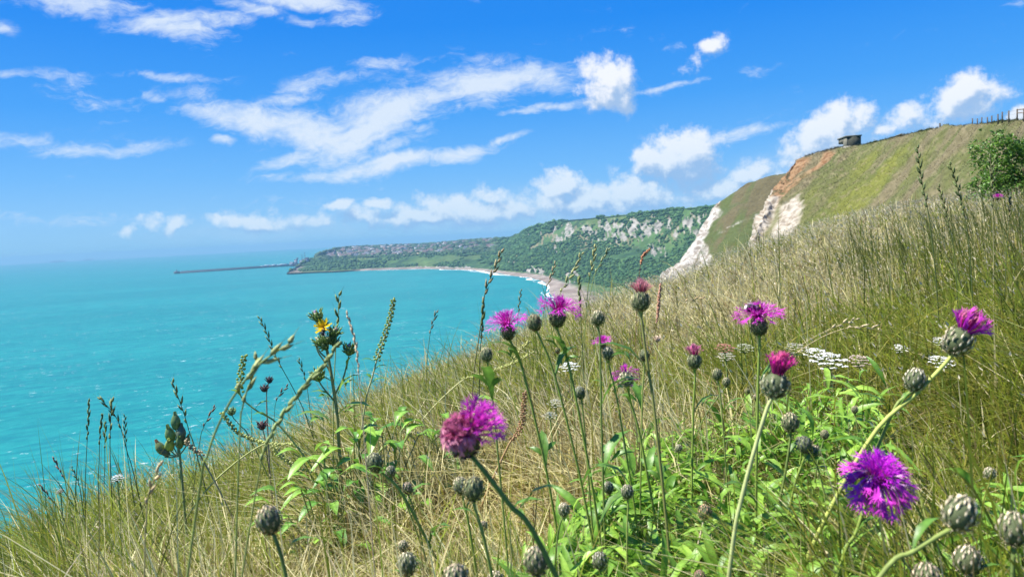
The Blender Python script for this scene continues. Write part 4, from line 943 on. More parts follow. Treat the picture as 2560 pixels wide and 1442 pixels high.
BUDS = [
 (1336, 807, 40, [(1352, 850), (1390, 950)], 'dark brown knapweed bud between the two purple flowers by the sea', (-.1, 0), {'pale': (.22, .2, .13)}),
 (1216, 887, 35, [(1222, 930), (1232, 1010)], 'grey knapweed bud standing against the sea edge left of the first purple flower', (0, 0), {}),
 (1495, 796, 38, [(1500, 850), (1502, 960), (1504, 1060)], 'round silvery knapweed bud on a straight stem right of the purple pair', (0, 0), {'pale': (.5, .48, .36)}),
 (1520, 884, 32, [(1526, 930), (1545, 1010)], 'small black and white knapweed bud below the tiny purple flower', (0, 0), {'pale': (.55, .52, .42)}),
 (1611, 888, 28, [(1610, 930), (1606, 1000)], 'dark knapweed bud half hidden behind the faded pink flower stem', (.1, 0), {'pale': (.18, .2, .14)}),
 (1450, 982, 30, [(1456, 1020), (1462, 1080)], 'blue-grey knapweed bud below the right flower of the seaward pair', (-.1, 0), {'pale': (.28, .32, .30)}),
 (1394, 876, 15, [(1392, 900), (1388, 940)], 'tiny brown knapweed bud between two long green stems', (0, 0), {'pale': (.35, .24, .16)}),
 (1793, 936, 28, [(1798, 970), (1806, 1050)], 'left bud of the close pair in mid field', (-.15, 0), {'pale': (.3, .3, .2)}),
 (1816, 955, 22, [(1800, 985), (1750, 1065)], 'smaller right bud of the close pair in mid field', (.1, 0), {'pale': (.4, .38, .28)}),
 (1868, 978, 15, [(1850, 1010), (1825, 1065)], 'very small brown bud left of the thick-stemmed crimson flower', (0, 0), {'pale': (.36, .3, .2)}),
 (1890, 993, 14, [(1890, 1020), (1886, 1065)], 'very small pinkish bud nearest the thick-stemmed crimson flower', (0, 0), {'pale': (.5, .36, .32)}),
 (1976, 1056, 46, [(1974, 1110), (1958, 1210), (1930, 1330)], 'round brown-grey bud on a straight green stem below the crimson flower', (0, 0), {'pale': (.42, .40, .28)}),
 (2012, 1112, 40, [(2005, 1160), (1980, 1240)], 'dark bud behind the small fuzzy bud, left of the largest flower', (-.1, -.2), {'pale': (.09, .11, .12), 'dark': (.02, .02, .03)}),
 (2034, 1128, 32, [(2048, 1180), (2070, 1280), (2085, 1380)], 'fuzzy pale brown bud in front of the dark bud', (0, .1), {'pale': (.55, .48, .36)}),
 (2062, 1086, 22, [(2056, 1110), (2040, 1180)], 'small bud above the fuzzy pair, upper left of the largest flower', (0, 0), {'pale': (.45, .4, .3)}),
 (1998, 1100, 18, [(2002, 1140), (1995, 1200)], 'small brown bud at the left of the three clustered buds', (-.1, 0), {'pale': (.30, .24, .18)}),
 (2288, 950, 56, [(2262, 992), (2225, 1045)], 'silvery knapweed bud with brown crown beside the slanting yellow stem', (.15, 0), {'pale': (.5, .5, .42)}),
 (2137, 1024, 18, [(2140, 1050), (2146, 1100)], 'tiny bud in the open grass above the largest flower', (0, 0), {'pale': (.4, .34, .28)}),
 (2475, 1183, 30, [(2468, 1225), (2450, 1290)], 'white fluffy small bud on a pale stem at the right edge of the field', (0, 0), {'pale': (.72, .68, .56), 'dark': (.35, .3, .24)}),
 (2400, 1283, 88, [(2362, 1330), (2280, 1380), (2200, 1440)], 'big round pale scaly bud right of the largest flower', (.3, .1), {'pale': (.60, .56, .44)}),
 (2535, 1322, 80, [(2535, 1380), (2530, 1440)], 'big scaly bud cut by the right edge of the picture', (0, 0), {'pale': (.52, .48, .38)}),
 (2420, 1400, 72, [(2425, 1450), (2430, 1500)], 'scaly bud at the bottom right, below the big round one', (0, .2), {'pale': (.55, .5, .42)}),
 (2318, 1446, 74, [(2320, 1500), (2320, 1560)], 'brown bud barely rising over the bottom edge at right', (0, 0), {'pale': (.5, .42, .34)}),
 (672, 1300, 68, [(690, 1350), (715, 1442)], 'solitary pale and dark bud at the lower left in the grass', (-.1, .1), {'pale': (.52, .45, .33)}),
 (937, 1156, 48, [(965, 1190), (1015, 1250)], 'blackish green bud left of the small grey one', (-.15, .1), {'pale': (.42, .45, .30), 'dark': (.02, .03, .02)}),
 (977, 1179, 28, [(990, 1215), (1020, 1270)], 'small grey bud close right of the blackish green bud', (0, 0), {'pale': (.45, .43, .36)}),
 (1018, 1220, 28, [(1030, 1260), (1050, 1330)], 'small pinkish white bud below the grey bud', (0, 0), {'pale': (.66, .52, .44), 'dark': (.25, .15, .12)}),
 (1152, 1214, 42, [(1160, 1260), (1175, 1330)], 'left bud of the touching pair under the ragged flower', (-.2, 0), {'pale': (.5, .48, .36)}),
 (1184, 1222, 60, [(1190, 1280), (1215, 1370)], 'larger brown right bud of the touching pair under the ragged flower', (.1, .1), {'pale': (.34, .34, .18)}),
 (1210, 1313, 22, [(1207, 1345), (1200, 1400)], 'small purplish grey bud alone below the touching pair', (0, 0), {'pale': (.4, .33, .34)}),
 (1008, 1365, 28, [(1012, 1400), (1018, 1450)], 'small white-fuzzed bud directly above a large one at bottom centre-left', (0, 0), {'pale': (.62, .56, .48)}),
 (1018, 1410, 56, [(1022, 1460), (1030, 1520)], 'large grey-green scaly bud at bottom centre-left', (0, 0), {'pale': (.55, .55, .42)}),
 (1341, 1402, 70, [(1350, 1460), (1355, 1520)], 'purplish brown and green bud at the bottom centre', (.05, .1), {'pale': (.46, .42, .30), 'dark': (.08, .03, .05)}),
 (1140, 1450, 76, [(1142, 1500), (1145, 1560)], 'fuzzy brown bud half cut by the bottom edge, left one', (0, 0), {'pale': (.55, .48, .38)}),
 (1240, 1452, 48, [(1242, 1500), (1245, 1560)], 'small fuzzy bud half cut by the bottom edge, right one', (0, 0), {'pale': (.55, .5, .42)}),
 (1500, 1401, 42, [(1502, 1440), (1500, 1500)], 'grey bud low among green leaves at bottom centre', (0, 0), {'pale': (.42, .42, .40)}),
 (1522, 1219, 29, [(1530, 1260), (1548, 1330)], 'left one of two grey buds side by side over the leaves', (0, 0), {'pale': (.4, .4, .36)}),
 (1568, 1229, 34, [(1570, 1270), (1568, 1340)], 'right one of two grey buds side by side over the leaves', (0, 0), {'pale': (.5, .48, .42)}),
 (1410, 1274, 33, [(1400, 1310), (1390, 1380)], 'pale white bud on a bent stem left of the twin grey buds', (0, 0), {'pale': (.68, .62, .52), 'dark': (.25, .2, .15)}),
 (1762, 1280, 38, [(1755, 1320), (1740, 1400)], 'dried pinkish brown bud on a white dead stalk', (.05, 0), {'pale': (.55, .36, .26), 'dark': (.14, .08, .05)}),
 (1697, 1121, 20, [(1694, 1150), (1685, 1200)], 'small grey bud in dead grass at centre right', (0, 0), {'pale': (.5, .5, .42)}),
 (1750, 1440, 30, [(1750, 1480), (1750, 1520)], 'small dull pink bud at the bottom edge among leaves', (0, 0), {'pale': (.5, .26, .28)}),
]
for q, (px, py, w, via, lab, ln, inv) in enumerate(BUDS):
    knap('knapweed_bud', lab, px, py, w, .022 if w >= 46 else (.018 if w >= 36 else .0145), via, ln, inv=inv, nleaf=(2 if w > 34 else 1) if w > 24 else 0, scol=[GSTEM, C3(.26, .33, .08), C3(.17, .24, .06)][q % 3] if 'white dead' not in lab else C3(.6, .5, .36))
# a few bare dead stems, white to straw
# bumblebees
def bee(label, c, size, fdir, up, tailc):
    fdir = norm(fdir); up = norm(up - fdir * np.dot(up, fdir)); sd = np.cross(fdir, up)
    e = empty('bumblebee', c, label, 'bee'); k_ = size
    mb = MB(); z = np.zeros(3)
    fz = lambda t, p: 1 + .06 * math.sin(9 * p + 5 * t)
    mb.ellipsoid(z - fdir * k_ * .28, fdir, k_ * .24, k_ * .33, (.012, .01, .01), 12, 8, fz); mb.ellipsoid(z - fdir * k_ * .52, fdir, k_ * .17, k_ * .12, tailc, 12, 6, fz)
    mb.ellipsoid(z + fdir * k_ * .12, fdir, k_ * .22, k_ * .20, (.015, .012, .012), 12, 8, fz); mb.ellipsoid(z + fdir * k_ * .24 + up * .04 * k_, fdir, k_ * .19, k_ * .06, (.30, .20, .02), 12, 6)
    mb.ellipsoid(z + fdir * k_ * .38 - up * k_ * .05, fdir, k_ * .11, k_ * .10, (.01, .01, .01), 10, 6); mb.build('body', m_fur, e)
    for s_ in (-1, 1):
        m2 = MB(); b0 = up * k_ * .16 + sd * s_ * k_ * .1; d = norm(-fdir + sd * s_ * .9 + up * .25); n_ = norm(np.cross(d, up))
        m2.add([b0, b0 + d * k_ * .3 + n_ * k_ * .11, b0 + d * k_ * .6 + n_ * k_ * .04, b0 + d * k_ * .58 - n_ * k_ * .06, b0 + d * k_ * .25 - n_ * k_ * .08], [(0, 1, 2), (0, 2, 3), (0, 3, 4)], (.35, .33, .30)); m2.build('wing', m_fur, e)
        for q in (-.1, .08, .22):
            m2 = MB(); a = fdir * k_ * q + sd * s_ * k_ * .14 - up * k_ * .1; m2.tube([a, a + sd * s_ * k_ * .2 + up * k_ * .02, a + sd * s_ * k_ * .28 - up * k_ * .2], [.02 * k_, .018 * k_, .01 * k_], (.01, .01, .01), 5); m2.build('leg', m_fur, e)
bee('black bumblebee feeding on top of the purple flower', P(1889, 770, d_bee - .006), .019, (.9, -.2, -.05), UPV, (.75, .72, .66))

# tall grass stalks that stand out -------------------------------------------------
def lens(mb, p, d, L, w, col, side=None):
    d = norm(d); s_ = norm(np.cross(d, [.2, .9, .35])) if side is None else side; u = np.cross(d, s_); col = np.array(col)
    V = [p]; 
    for t_, w_ in ((.3, 1), (.65, .7)):
        for q in range(4):
            a = q * math.pi / 2; V.append(p + d * L * t_ + (s_ * math.cos(a) + u * math.sin(a)) * w * w_ / 2)
    V.append(p + d * L); F = [(0, 1 + (q + 1) % 4, 1 + q) for q in range(4)] + [(5 + q, 5 + (q + 1) % 4, 9) for q in range(4)]; n0 = mb.n
    mb.add(V, F, [col * .8] + [col] * 4 + [col * 1.15] * 4 + [col * 1.3])
    mb.add(V[1:9], [(q, (q + 1) % 4, 4 + (q + 1) % 4, 4 + q) for q in range(4)], [col] * 4 + [col * 1.15] * 4)
def stalk(label, pix, d, headf, kind, colS, colH, sl=.013, thick=.0011, dd=0.0, seed=0, nm='grass_stalk', density=1.0, dend=None):
    if d > .8: d *= 1.42; sl *= 1.5; thick *= 1.4
    r_ = random.Random(seed * 13 + 5)
    pts = [P(x, y, d + dd * k_) for k_, (x, y) in enumerate(pix)]          # tip first
    path = stem_path(pts[0], [(x, y, dd * (k_ + 1)) for k_, (x, y) in enumerate(pix[1:])], d, 40)
    o = path[0].copy(); e = empty(nm, o, label, 'grass stalk', 'tall flowering grass stalks')
    lens_ = np.concatenate([[0], np.cumsum(np.linalg.norm(np.diff(path, axis=0), axis=1))]); vis = sum(np.linalg.norm(pts[k_] - pts[k_ + 1]) for k_ in range(len(pts) - 1))
    hl = vis * headf; T = lens_[-1]; colS = np.array(colS); colH = np.array(colH)
    mb = MB(); mb.tube(path - o, np.interp(lens_, [0, T], [thick * 1.25, thick * .55]), colS, 5); mb.build('stem', m_stem, e)
    n = max(5, int(hl / sl * 2.4 * density)); mb = MB()
    view = norm(CAM - path[-1])
    for k_ in range(n):
        s_ = T - hl + hl * (k_ / (n - 1)) ** .95 - .0005; p = np.array([np.interp(s_, lens_, path[:, q]) for q in range(3)]); p2 = np.array([np.interp(min(s_ + .003, T), lens_, path[:, q]) for q in range(3)]) ; ax = norm(p2 - p) if np.linalg.norm(p2 - p) > 1e-6 else norm(path[-1] - path[-3])
        sd = norm(np.cross(ax, view)); sg = 1 if k_ % 2 else -1
        if kind == 'rye': dv = ax + sd * sg * .30; w_ = sl * .22
        elif kind == 'brome': dv = ax + sd * sg * r_.uniform(.1, .5) + view * r_.uniform(-.4, .4); w_ = sl * .24
        elif kind == 'fescue': dv = ax + sd * sg * r_.uniform(.05, .25) + view * r_.uniform(-.3, .3); w_ = sl * .27
        else: dv = ax * .6 + sd * r_.uniform(-1, 1) + view * r_.uniform(-.8, .8); w_ = sl * .8
        f = 1 - .45 * abs(2 * k_ / (n - 1) - 1) ** 2
        lens(mb, p - o, dv, sl * f * r_.uniform(.8, 1.15), w_, colH * r_.uniform(.75, 1.25))
        if kind == 'brome': 
            q = p - o + norm(dv) * sl * f; mb.tube([q - norm(dv) * .001, q + norm(dv) * sl * .35], [.00025, .0001], colH * .8, 3)
    mb.build('seed_head', m_stem, e)
DG = (.085, .12, .035); DGH = (.12, .155, .05); LG = (.28, .33, .10); TAN = (.5, .4, .2)
for k_, (lab, pix, d, hf_, kd, cs_, ch_, sl_, th_) in enumerate([
 ('dark green grass head on a bare stem, leftmost against the sea', [(222, 1005), (219, 1080), (215, 1160), (213, 1230)], 1.25, .42, 'fescue', DG, DGH, .014, .0008),
 ('nodding dark green brome head with spread awns, left of centre of the sea edge', [(252, 998), (285, 1035), (302, 1070), (318, 1130), (332, 1175)], 1.15, .45, 'brome', DG, DGH, .017, .0009),
 ('upright broad grass head just under the nodding brome', [(280, 1005), (276, 1060), (275, 1120), (277, 1190)], 1.1, .5, 'brome', DG, (.15, .18, .06), .018, .0009),
 ('slender grass head left of the broad upright one', [(255, 1040), (250, 1085), (248, 1150), (246, 1200)], 1.2, .45, 'fescue', DG, DGH, .014, .0008),
 ('second slender grass head in the left bunch', [(263, 1060), (262, 1110), (262, 1170), (260, 1210)], 1.25, .4, 'fescue', DG, DGH, .014, .0008),
 ('thin grass head right of the nodding brome', [(312, 1042), (314, 1100), (320, 1150), (326, 1190)], 1.2, .5, 'rye', DG, DGH, .012, .0007),
 ('low leaning purple-tipped grass head at far left', [(135, 1148), (152, 1180), (170, 1212), (182, 1235)], 1.2, .5, 'fescue', DG, (.2, .1, .07), .012, .0009),
 ('short leaning grass head over the left sea edge', [(102, 1214), (122, 1240), (145, 1268), (160, 1300)], 1.1, .4, 'fescue', DG, (.18, .12, .07), .011, .0009),
 ('small twin grass head near the left sea edge', [(180, 1170), (192, 1195), (200, 1220), (204, 1245)], 1.25, .6, 'brome', DG, DGH, .011, .0008),
 ('tall dark brome head above the bud cluster', [(432, 958), (448, 1000), (462, 1040), (475, 1085), (487, 1118)], 1.05, .62, 'brome', DG, (.13, .16, .05), .016, .0009),
 ('short purplish grass head right of the bud cluster', [(534, 1020), (520, 1045), (508, 1070), (500, 1100)], 1.15, .6, 'brome', DG, (.17, .12, .08), .013, .0008),
 ('dark forked grass head high over the sea, left of the yellow flower', [(650, 797), (668, 835), (685, 880), (705, 920), (735, 975), (765, 1040)], 1.25, .5, 'rye', DG, DGH, .015, .0009),
 ('small purplish open grass head under the arching stalk', [(716, 968), (700, 985), (690, 1005), (686, 1035)], 1.3, .55, 'brome', DG, (.14, .11, .08), .014, .0007),
 ('thin dark grass head left of the dock plant', [(748, 902), (758, 930), (766, 960), (772, 1000)], 1.3, .5, 'rye', DG, DGH, .013, .0008),
 ('dense green brome spike right beside the yellow flower', [(847, 740), (846, 780), (842, 820), (838, 900), (834, 980)], 1.0, .38, 'brome', LG, (.15, .19, .06), .017, .001),
 ('tall bent grass head crossing the shoreline', [(1252, 632), (1238, 670), (1222, 705), (1212, 735), (1205, 790), (1195, 860), (1185, 930)], 1.15, .42, 'rye', (.16, .16, .06), (.30, .25, .13), .018, .0011),
 ('dark grass spike below the shoreline head', [(1208, 760), (1206, 800), (1203, 850), (1200, 900)], 1.15, .62, 'fescue', DG, (.10, .13, .04), .017, .001),
 ('dark grass head left of the seaward bud', [(1090, 783), (1078, 820), (1072, 860), (1068, 900)], 1.6, .45, 'rye', DG, (.17, .15, .09), .016, .0009),
 ('small grass head over the sea between the flowers', [(1302, 728), (1298, 760), (1295, 790), (1292, 830)], 1.6, .6, 'rye', DG, (.16, .17, .08), .014, .0008),
 ('pale green grass head leaning right over the beach', [(1454, 636), (1440, 665), (1420, 700), (1400, 735), (1390, 775)], 1.3, .7, 'brome', LG, (.32, .33, .14), .016, .0009),
 ('upright yellow-green grass head over the beach', [(1487, 620), (1482, 655), (1474, 695), (1468, 740)], 1.3, .6, 'brome', LG, (.34, .34, .13), .016, .0009),
 ('grey-green grass head leaning furthest right above the beach', [(1520, 625), (1505, 652), (1490, 680), (1480, 712)], 1.35, .65, 'brome', LG, (.25, .29, .14), .015, .0008),
 ('brown-tipped grass head left of the beach heads', [(1387, 662), (1378, 690), (1368, 715), (1362, 750)], 1.4, .65, 'rye', DG, (.28, .22, .12), .014, .0008),
 ('dark drooping grass head just above the right purple flower', [(1448, 700), (1448, 735), (1450, 765), (1452, 800)], 1.2, .7, 'fescue', DG, (.14, .17, .06), .016, .0009),
 ('orange-brown dock seed head before the undercliff', [(1625, 622), (1608, 640), (1603, 655), (1598, 690), (1594, 730)], 1.8, .4, 'dock', (.2, .12, .05), (.45, .2, .10), .0055, .0010),
 ('tallest dark grass head in the right part of the field', [(2294, 372), (2299, 415), (2304, 450), (2312, 490), (2322, 540), (2332, 620), (2340, 700)], 1.3, .45, 'rye', DG, (.09, .12, .04), .019, .0011),
 ('dark grass head right of the tallest, with crowded tip', [(2376, 415), (2388, 450), (2402, 500), (2415, 560), (2425, 640), (2430, 720)], 1.35, .42, 'brome', DG, (.10, .13, .04), .018, .001),
 ('shorter dark grass head between the two tallest ones', [(2348, 470), (2360, 510), (2372, 560), (2384, 620), (2390, 690)], 1.4, .45, 'rye', DG, (.11, .13, .04), .017, .001),
 ('dark stalk in front of the green bush', [(2473, 388), (2478, 420), (2480, 460), (2482, 540), (2484, 650), (2484, 760)], 1.5, .35, 'brome', (.3, .28, .13), (.13, .15, .06), .018, .001),
 ('thin dark stalk at the right edge with narrow head', [(2525, 500), (2523, 540), (2518, 600), (2514, 680)], 1.5, .3, 'fescue', DG, (.16, .14, .06), .015, .0009),
 ('pale straw brome head lying sideways in the right field', [(2192, 820), (2160, 818), (2125, 818), (2060, 840), (1990, 882), (1930, 925)], 1.25, .25, 'brome', (.55, .45, .24), (.62, .50, .32), .018, .0010),
 ('second straw head beside the sideways one', [(2140, 798), (2115, 806), (2090, 816), (2040, 840), (1990, 870), (1950, 900)], 1.28, .3, 'brome', (.55, .46, .24), (.58, .48, .28), .016, .0009),
 ('pale bent straw stalk in the middle field', [(1757, 744), (1735, 748), (1712, 756), (1690, 790), (1672, 850)], 1.6, .3, 'brome', (.5, .42, .2), (.52, .38, .2), .015, .0009),
 ('rusty brown dock spike right of the faded pink flower', [(1651, 710), (1648, 745), (1644, 790), (1636, 840), (1622, 900)], 1.2, .5, 'dock', (.18, .13, .05), (.38, .2, .13), .0042, .0009),
 ('blurred straw grass head at the lower left', [(398, 1165), (385, 1200), (370, 1240), (366, 1300), (362, 1360)], .62, .5, 'brome', (.42, .36, .16), (.50, .38, .20), .013, .0010),
 ('blurred green grass blade head near the lens at left', [(840, 868), (800, 925), (745, 985), (705, 1040), (672, 1100), (650, 1170)], .55, .95, 'fescue', LG, (.24, .30, .10), .012, .0009),
 ('pale blurred straw stem before the sea right of the yellow flower', [(868, 787), (885, 840), (893, 890), (898, 950), (905, 1030)], .7, .6, 'fescue', (.5, .4, .25), (.5, .38, .24), .009, .0007),
]):
    stalk(lab, pix, d, hf_, kd, cs_, ch_, sl_, th_, 0.0, k_, density=2.6 if kd == 'dock' else 1.0)
# arching near stalk with heavy spikelets
stalk('thick arching green grass stalk with heavy nodding head at left', [(722, 860), (690, 880), (655, 905), (625, 935), (602, 965), (572, 1010), (540, 1075), (518, 1140), (502, 1200)], .50, .42, 'brome', (.24, .30, .08), (.30, .33, .13), .016, .0012, 0, 91)
stalk('shorter green drooping spike under the arching stalk', [(640, 900), (632, 940), (618, 975), (606, 1020), (600, 1080)], .56, .6, 'fescue', (.22, .28, .08), (.30, .33, .12), .014, .0010, 0, 92)

# dock / beet like spikes with round green seeds --------------------------------------
def seed_spike(label, pix, d, colS, colH, frac=.6, sz=.0032, leaves=4, seed=0, cat='wild plant'):
    d *= 1.32; sz *= 1.32; r_ = random.Random(seed); p0 = P(*pix[0], d); path = stem_path(p0, list(pix[1:]), d, 50); o = path[0].copy()
    e = empty('seed_spike', o, label, cat, 'wild beet seed spikes'); L = np.concatenate([[0], np.cumsum(np.linalg.norm(np.diff(path, axis=0), axis=1))]); T = L[-1]
    vis = sum(np.linalg.norm(P(*pix[k_], d) - P(*pix[k_ + 1], d)) for k_ in range(len(pix) - 1)); hl = vis * frac
    mb = MB(); mb.tube(path - o, np.linspace(.0022, .0009, len(path)), colS, 6); mb.build('stem', m_stem, e)
    n = int(hl / sz * 2.6); mb = MB()
    for k_ in range(n):
        s_ = T - hl * (1 - k_ / n); p = np.array([np.interp(s_, L, path[:, q]) for q in range(3)]) - o; an = k_ * 2.4; off_ = np.array([math.cos(an), math.sin(an) * .8, .25]) * sz * (.75 + .5 * (1 - k_ / n))
        mb.ellipsoid(p + off_, off_, sz * .5, sz * .55, np.array(colH) * r_.uniform(.7, 1.3), 5, 4)
    mb.build('seed_cluster', m_leaf, e)
    for q in range(leaves):
        s_ = T - hl * 1.0 - (vis - hl) * (q + .3) / max(leaves, 1); p = np.array([np.interp(s_, L, path[:, k_]) for k_ in range(3)]) - o; an = r_.uniform(-.6, .6) + (0 if q % 2 else math.pi)
        stem_leaf(e, (0, 0, 0), p, (math.cos(an), math.sin(an), .5), .032 * r_.uniform(.7, 1.3), .010, (.11, .24, .03), seed * 5 + q)
    return e
seed_spike('upright green seed spike against the sea right of the yellow flower', [(984, 745), (978, 785), (962, 840), (945, 890), (930, 945), (915, 1000)], 1.05, (.42, .42, .22), (.30, .38, .08), .62, .0036, 5, 1)
seed_spike('small upright green seed spike left of the arching grass', [(612, 887), (606, 915), (601, 950), (602, 990), (640, 1025), (700, 1065)], 1.05, (.32, .40, .12), (.32, .40, .07), .42, .0040, 3, 2)
seed_spike('lemon-green seed spike lying right below the first purple flower', [(1332, 880), (1290, 905), (1240, 925), (1190, 942), (1150, 955)], 1.3, (.55, .55, .25), (.50, .52, .16), .95, .0038, 0, 3)
seed_spike('short yellowish seed spike above the lying one', [(1325, 852), (1300, 875), (1285, 895), (1278, 925)], 1.35, (.5, .5, .22), (.52, .52, .18), .7, .0038, 0, 4)
seed_spike('yellow-green seed spike trailing across the left turf', [(553, 1030), (575, 1060), (600, 1085), (650, 1105), (700, 1112), (745, 1118)], 1.1, (.42, .45, .16), (.50, .54, .16), .95, .0036, 0, 5)
seed_spike('second yellow-green trailing spike lower in the left turf', [(790, 1180), (745, 1170), (700, 1140), (660, 1110)], 1.05, (.42, .45, .16), (.52, .54, .2), .9, .0034, 0, 6)
seed_spike('reddish brown curved seed spike right of the ragged flower', [(1312, 978), (1310, 1010), (1306, 1050), (1295, 1085), (1270, 1115)], .95, (.4, .26, .12), (.42, .24, .12), .9, .003, 0, 7)

# broad-leaved rosette around the yellow-flowered plant
def broad_plant(name, label, cx, cy, d, n, L, seed, cat='leafy plant', spread=1.0):
    r_ = random.Random(seed); p, d = on_ray(cx, cy, d, .0); o = np.array([p[0], p[1], float(gz(p[0], p[1]))]); e = empty(name, o, label, cat)
    for q in range(n):
        an = r_.uniform(0, 6.28); h = r_.uniform(.02, .24); mb = MB(); dv = norm(np.array([math.cos(an), math.sin(an) * .8, r_.uniform(.1, 1.1)])); b0 = np.array([math.cos(an), math.sin(an), 0]) * r_.uniform(0, .07) * spread + np.array([0, 0, h])
        l_ = L * r_.uniform(.6, 1.1); side = norm(np.cross(dv, UPV)); up = np.cross(side, dv); col = C3(.08, .23, .03) + (C3(.26, .46, .05) - C3(.08, .23, .03)) * r_.random(); V = []; C = []
        for t_, w_ in ((0, .06), (.18, .14), (.35, .75), (.5, 1), (.68, .92), (.85, .6), (1, .05)):
            q0 = b0 + dv * l_ * t_ + up * l_ * .14 * math.sin(t_ * 3) - UPV * l_ * .45 * t_ ** 2; w = l_ * .34 * w_ / 2 * r_.uniform(.85, 1.1)
            V += [q0 - side * w + up * w * .3, q0 - side * w * .5 + up * w * .05, q0, q0 + side * w * .5 + up * w * .05, q0 + side * w + up * w * .3]; C += [col, col * .95, col * 1.4 + .02, col * .95, col]
        F = []
        for k_ in range(6):
            for j_ in range(4): a = 5 * k_ + j_; F.append((a, a + 1, a + 6, a + 5))
        mb.add(V, F, C); mb.tube([b0 * .35 + np.array([0, 0, -.02]), b0 * .75, b0, b0 + dv * l_ * .3], [.0016, .0013, .0012, .001], (.30, .34, .12), 5); mb.build('leaf', m_leaf, e)
broad_plant('leafy_plant', 'broad glossy green leaves at the foot of the yellow-flowered plant', 880, 1060, 1.35, 60, .075, 3, spread=1.9)
broad_plant('leafy_plant', 'broad-leaved green clump right of the yellow-flowered plant foot', 965, 1060, 1.4, 34, .075, 4, spread=1.6)
broad_plant('leafy_plant', 'low broad green leaves left under the yellow-flowered plant', 810, 1120, 1.25, 26, .065, 5, spread=1.5)
broad_plant('leafy_plant', 'dark broad leaves under the slanting seed spike', 1100, 1010, 1.5, 9, .09, 6)

# bristly plant with yellow flower
def bud_cup(mb, c, ax, R, col, seed, spiky=.35, top=(.16, .10, .16)):
    r_ = random.Random(seed); ax = norm(ax); a, b_ = perp(ax); mb.ellipsoid(c, ax, R * .8, R, np.array(col) * .8, 9, 6)
    for k_ in range(26):
        ph = k_ * 2.4; th = math.pi * (.85 - .6 * k_ / 26); rad = a * math.cos(ph) + b_ * math.sin(ph); p = c + ax * math.cos(th) * R + rad * math.sin(th) * R * .8
        dv = norm(ax * .9 + rad * r_.uniform(.2, .9)); lens(mb, p, dv, R * r_.uniform(.8, 1.3) * (1 + spiky), R * .34, np.array(col) * r_.uniform(.7, 1.4))
    lens(mb, c + ax * R * .5, ax, R * .9, R * .9, top)
D0 = 1.36
path = stem_path(P(812, 845, D0), [(822, 900, 0), (832, 960, 0), (842, 1030, 0), (846, 1090, 0)], D0, 30); o = path[0].copy()
ox = empty('hawkweed', o, 'bristly green plant with one yellow flower and several closed buds, against the sea', 'wild flower')
mb = MB(); mb.tube(path - o, np.linspace(.0036, .0026, len(path)), C3(.26, .26, .10), 7)
for pp in ([(830, 940), (812, 905), (795, 880), (786, 850)], [(838, 985), (858, 945), (866, 915), (872, 890)], [(815, 870), (806, 845), (796, 815), (792, 800)], [(815, 860), (830, 850), (836, 835)], [(822, 900), (800, 880), (792, 860)], [(834, 1000), (805, 965), (795, 945)]):
    mb.tube(catmull([P(x, y, D0) for x, y in pp], 8) - o, np.linspace(.0018, .0012, 8), C3(.24, .26, .12), 6)
mb.build('stem', m_stem, ox)
for q, (x, y, R, ax, tp) in enumerate(((792, 792, .0075, (-.25, -.1, 1), (.2, .12, .22)), (806, 812, .006, (.1, -.2, 1), (.16, .2, .05)), (800, 855, .007, (-.5, -.2, .8), (.3, .3, .2)), (873, 876, .0078, (.1, -.1, 1), (.30, .22, .22)), (836, 832, .0075, (.4, -.3, .7), (.35, .28, .22)), (822, 850, .007, (.2, -.6, .4), (.2, .25, .08)), (812, 866, .0065, (-.1, -.5, .3), (.2, .28, .1)), (795, 940, .0085, (-.1, -.4, 1), (.3, .36, .12)), (838, 858, .006, (.5, -.2, .4), (.2, .25, .12)))):
    mb = MB(); bud_cup(mb, P(x, y, D0 - .003) - o, np.array(ax, float), R * 1.33, (.20, .30, .09), q + 50, .2, tp); mb.build('bud', m_leaf, ox, smooth=False)
mb = MB(); fc = P(809, 818, D0 - .014) - o; fa = norm(np.array([-.05, -.8, .45])); a, b_ = perp(fa)
for k_ in range(26):
    an = k_ * 2.4; rad = a * math.cos(an) + b_ * math.sin(an); L = .018 * (1.0 - .3 * (k_ % 3) / 3); dv = norm(rad + fa * (.25 + .35 * (k_ % 3))); s_ = norm(np.cross(dv, fa))
    mb.ribbon([fc, fc + dv * L * .5, fc + dv * L], [.0012, .0032, .0022], s_, [(.65, .36, .01), (.85, .58, .015), (.9, .66, .02)])
mb.build('petals', m_petal, ox, smooth=False)
for q, (x, y, ang, L) in enumerate(((846, 985, .6, .07), (838, 1010, 2.6, .06), (842, 1040, .2, .08), (836, 960, 2.9, .045), (834, 1060, 3.4, .08), (868, 925, 1.0, .04))):
    stem_leaf(ox, (0, 0, 0), P(x, y, D0) - o, (math.cos(ang), -.2, abs(math.sin(ang)) + .2), L, L * .26, (.17, .30, .06), 300 + q)
bee('small black and white bumblebee on the yellow flower', P(809, 828, D0 - .026), .015, (.25, -.1, 1), (-.05, -1, .2), (.85, .8, .75))

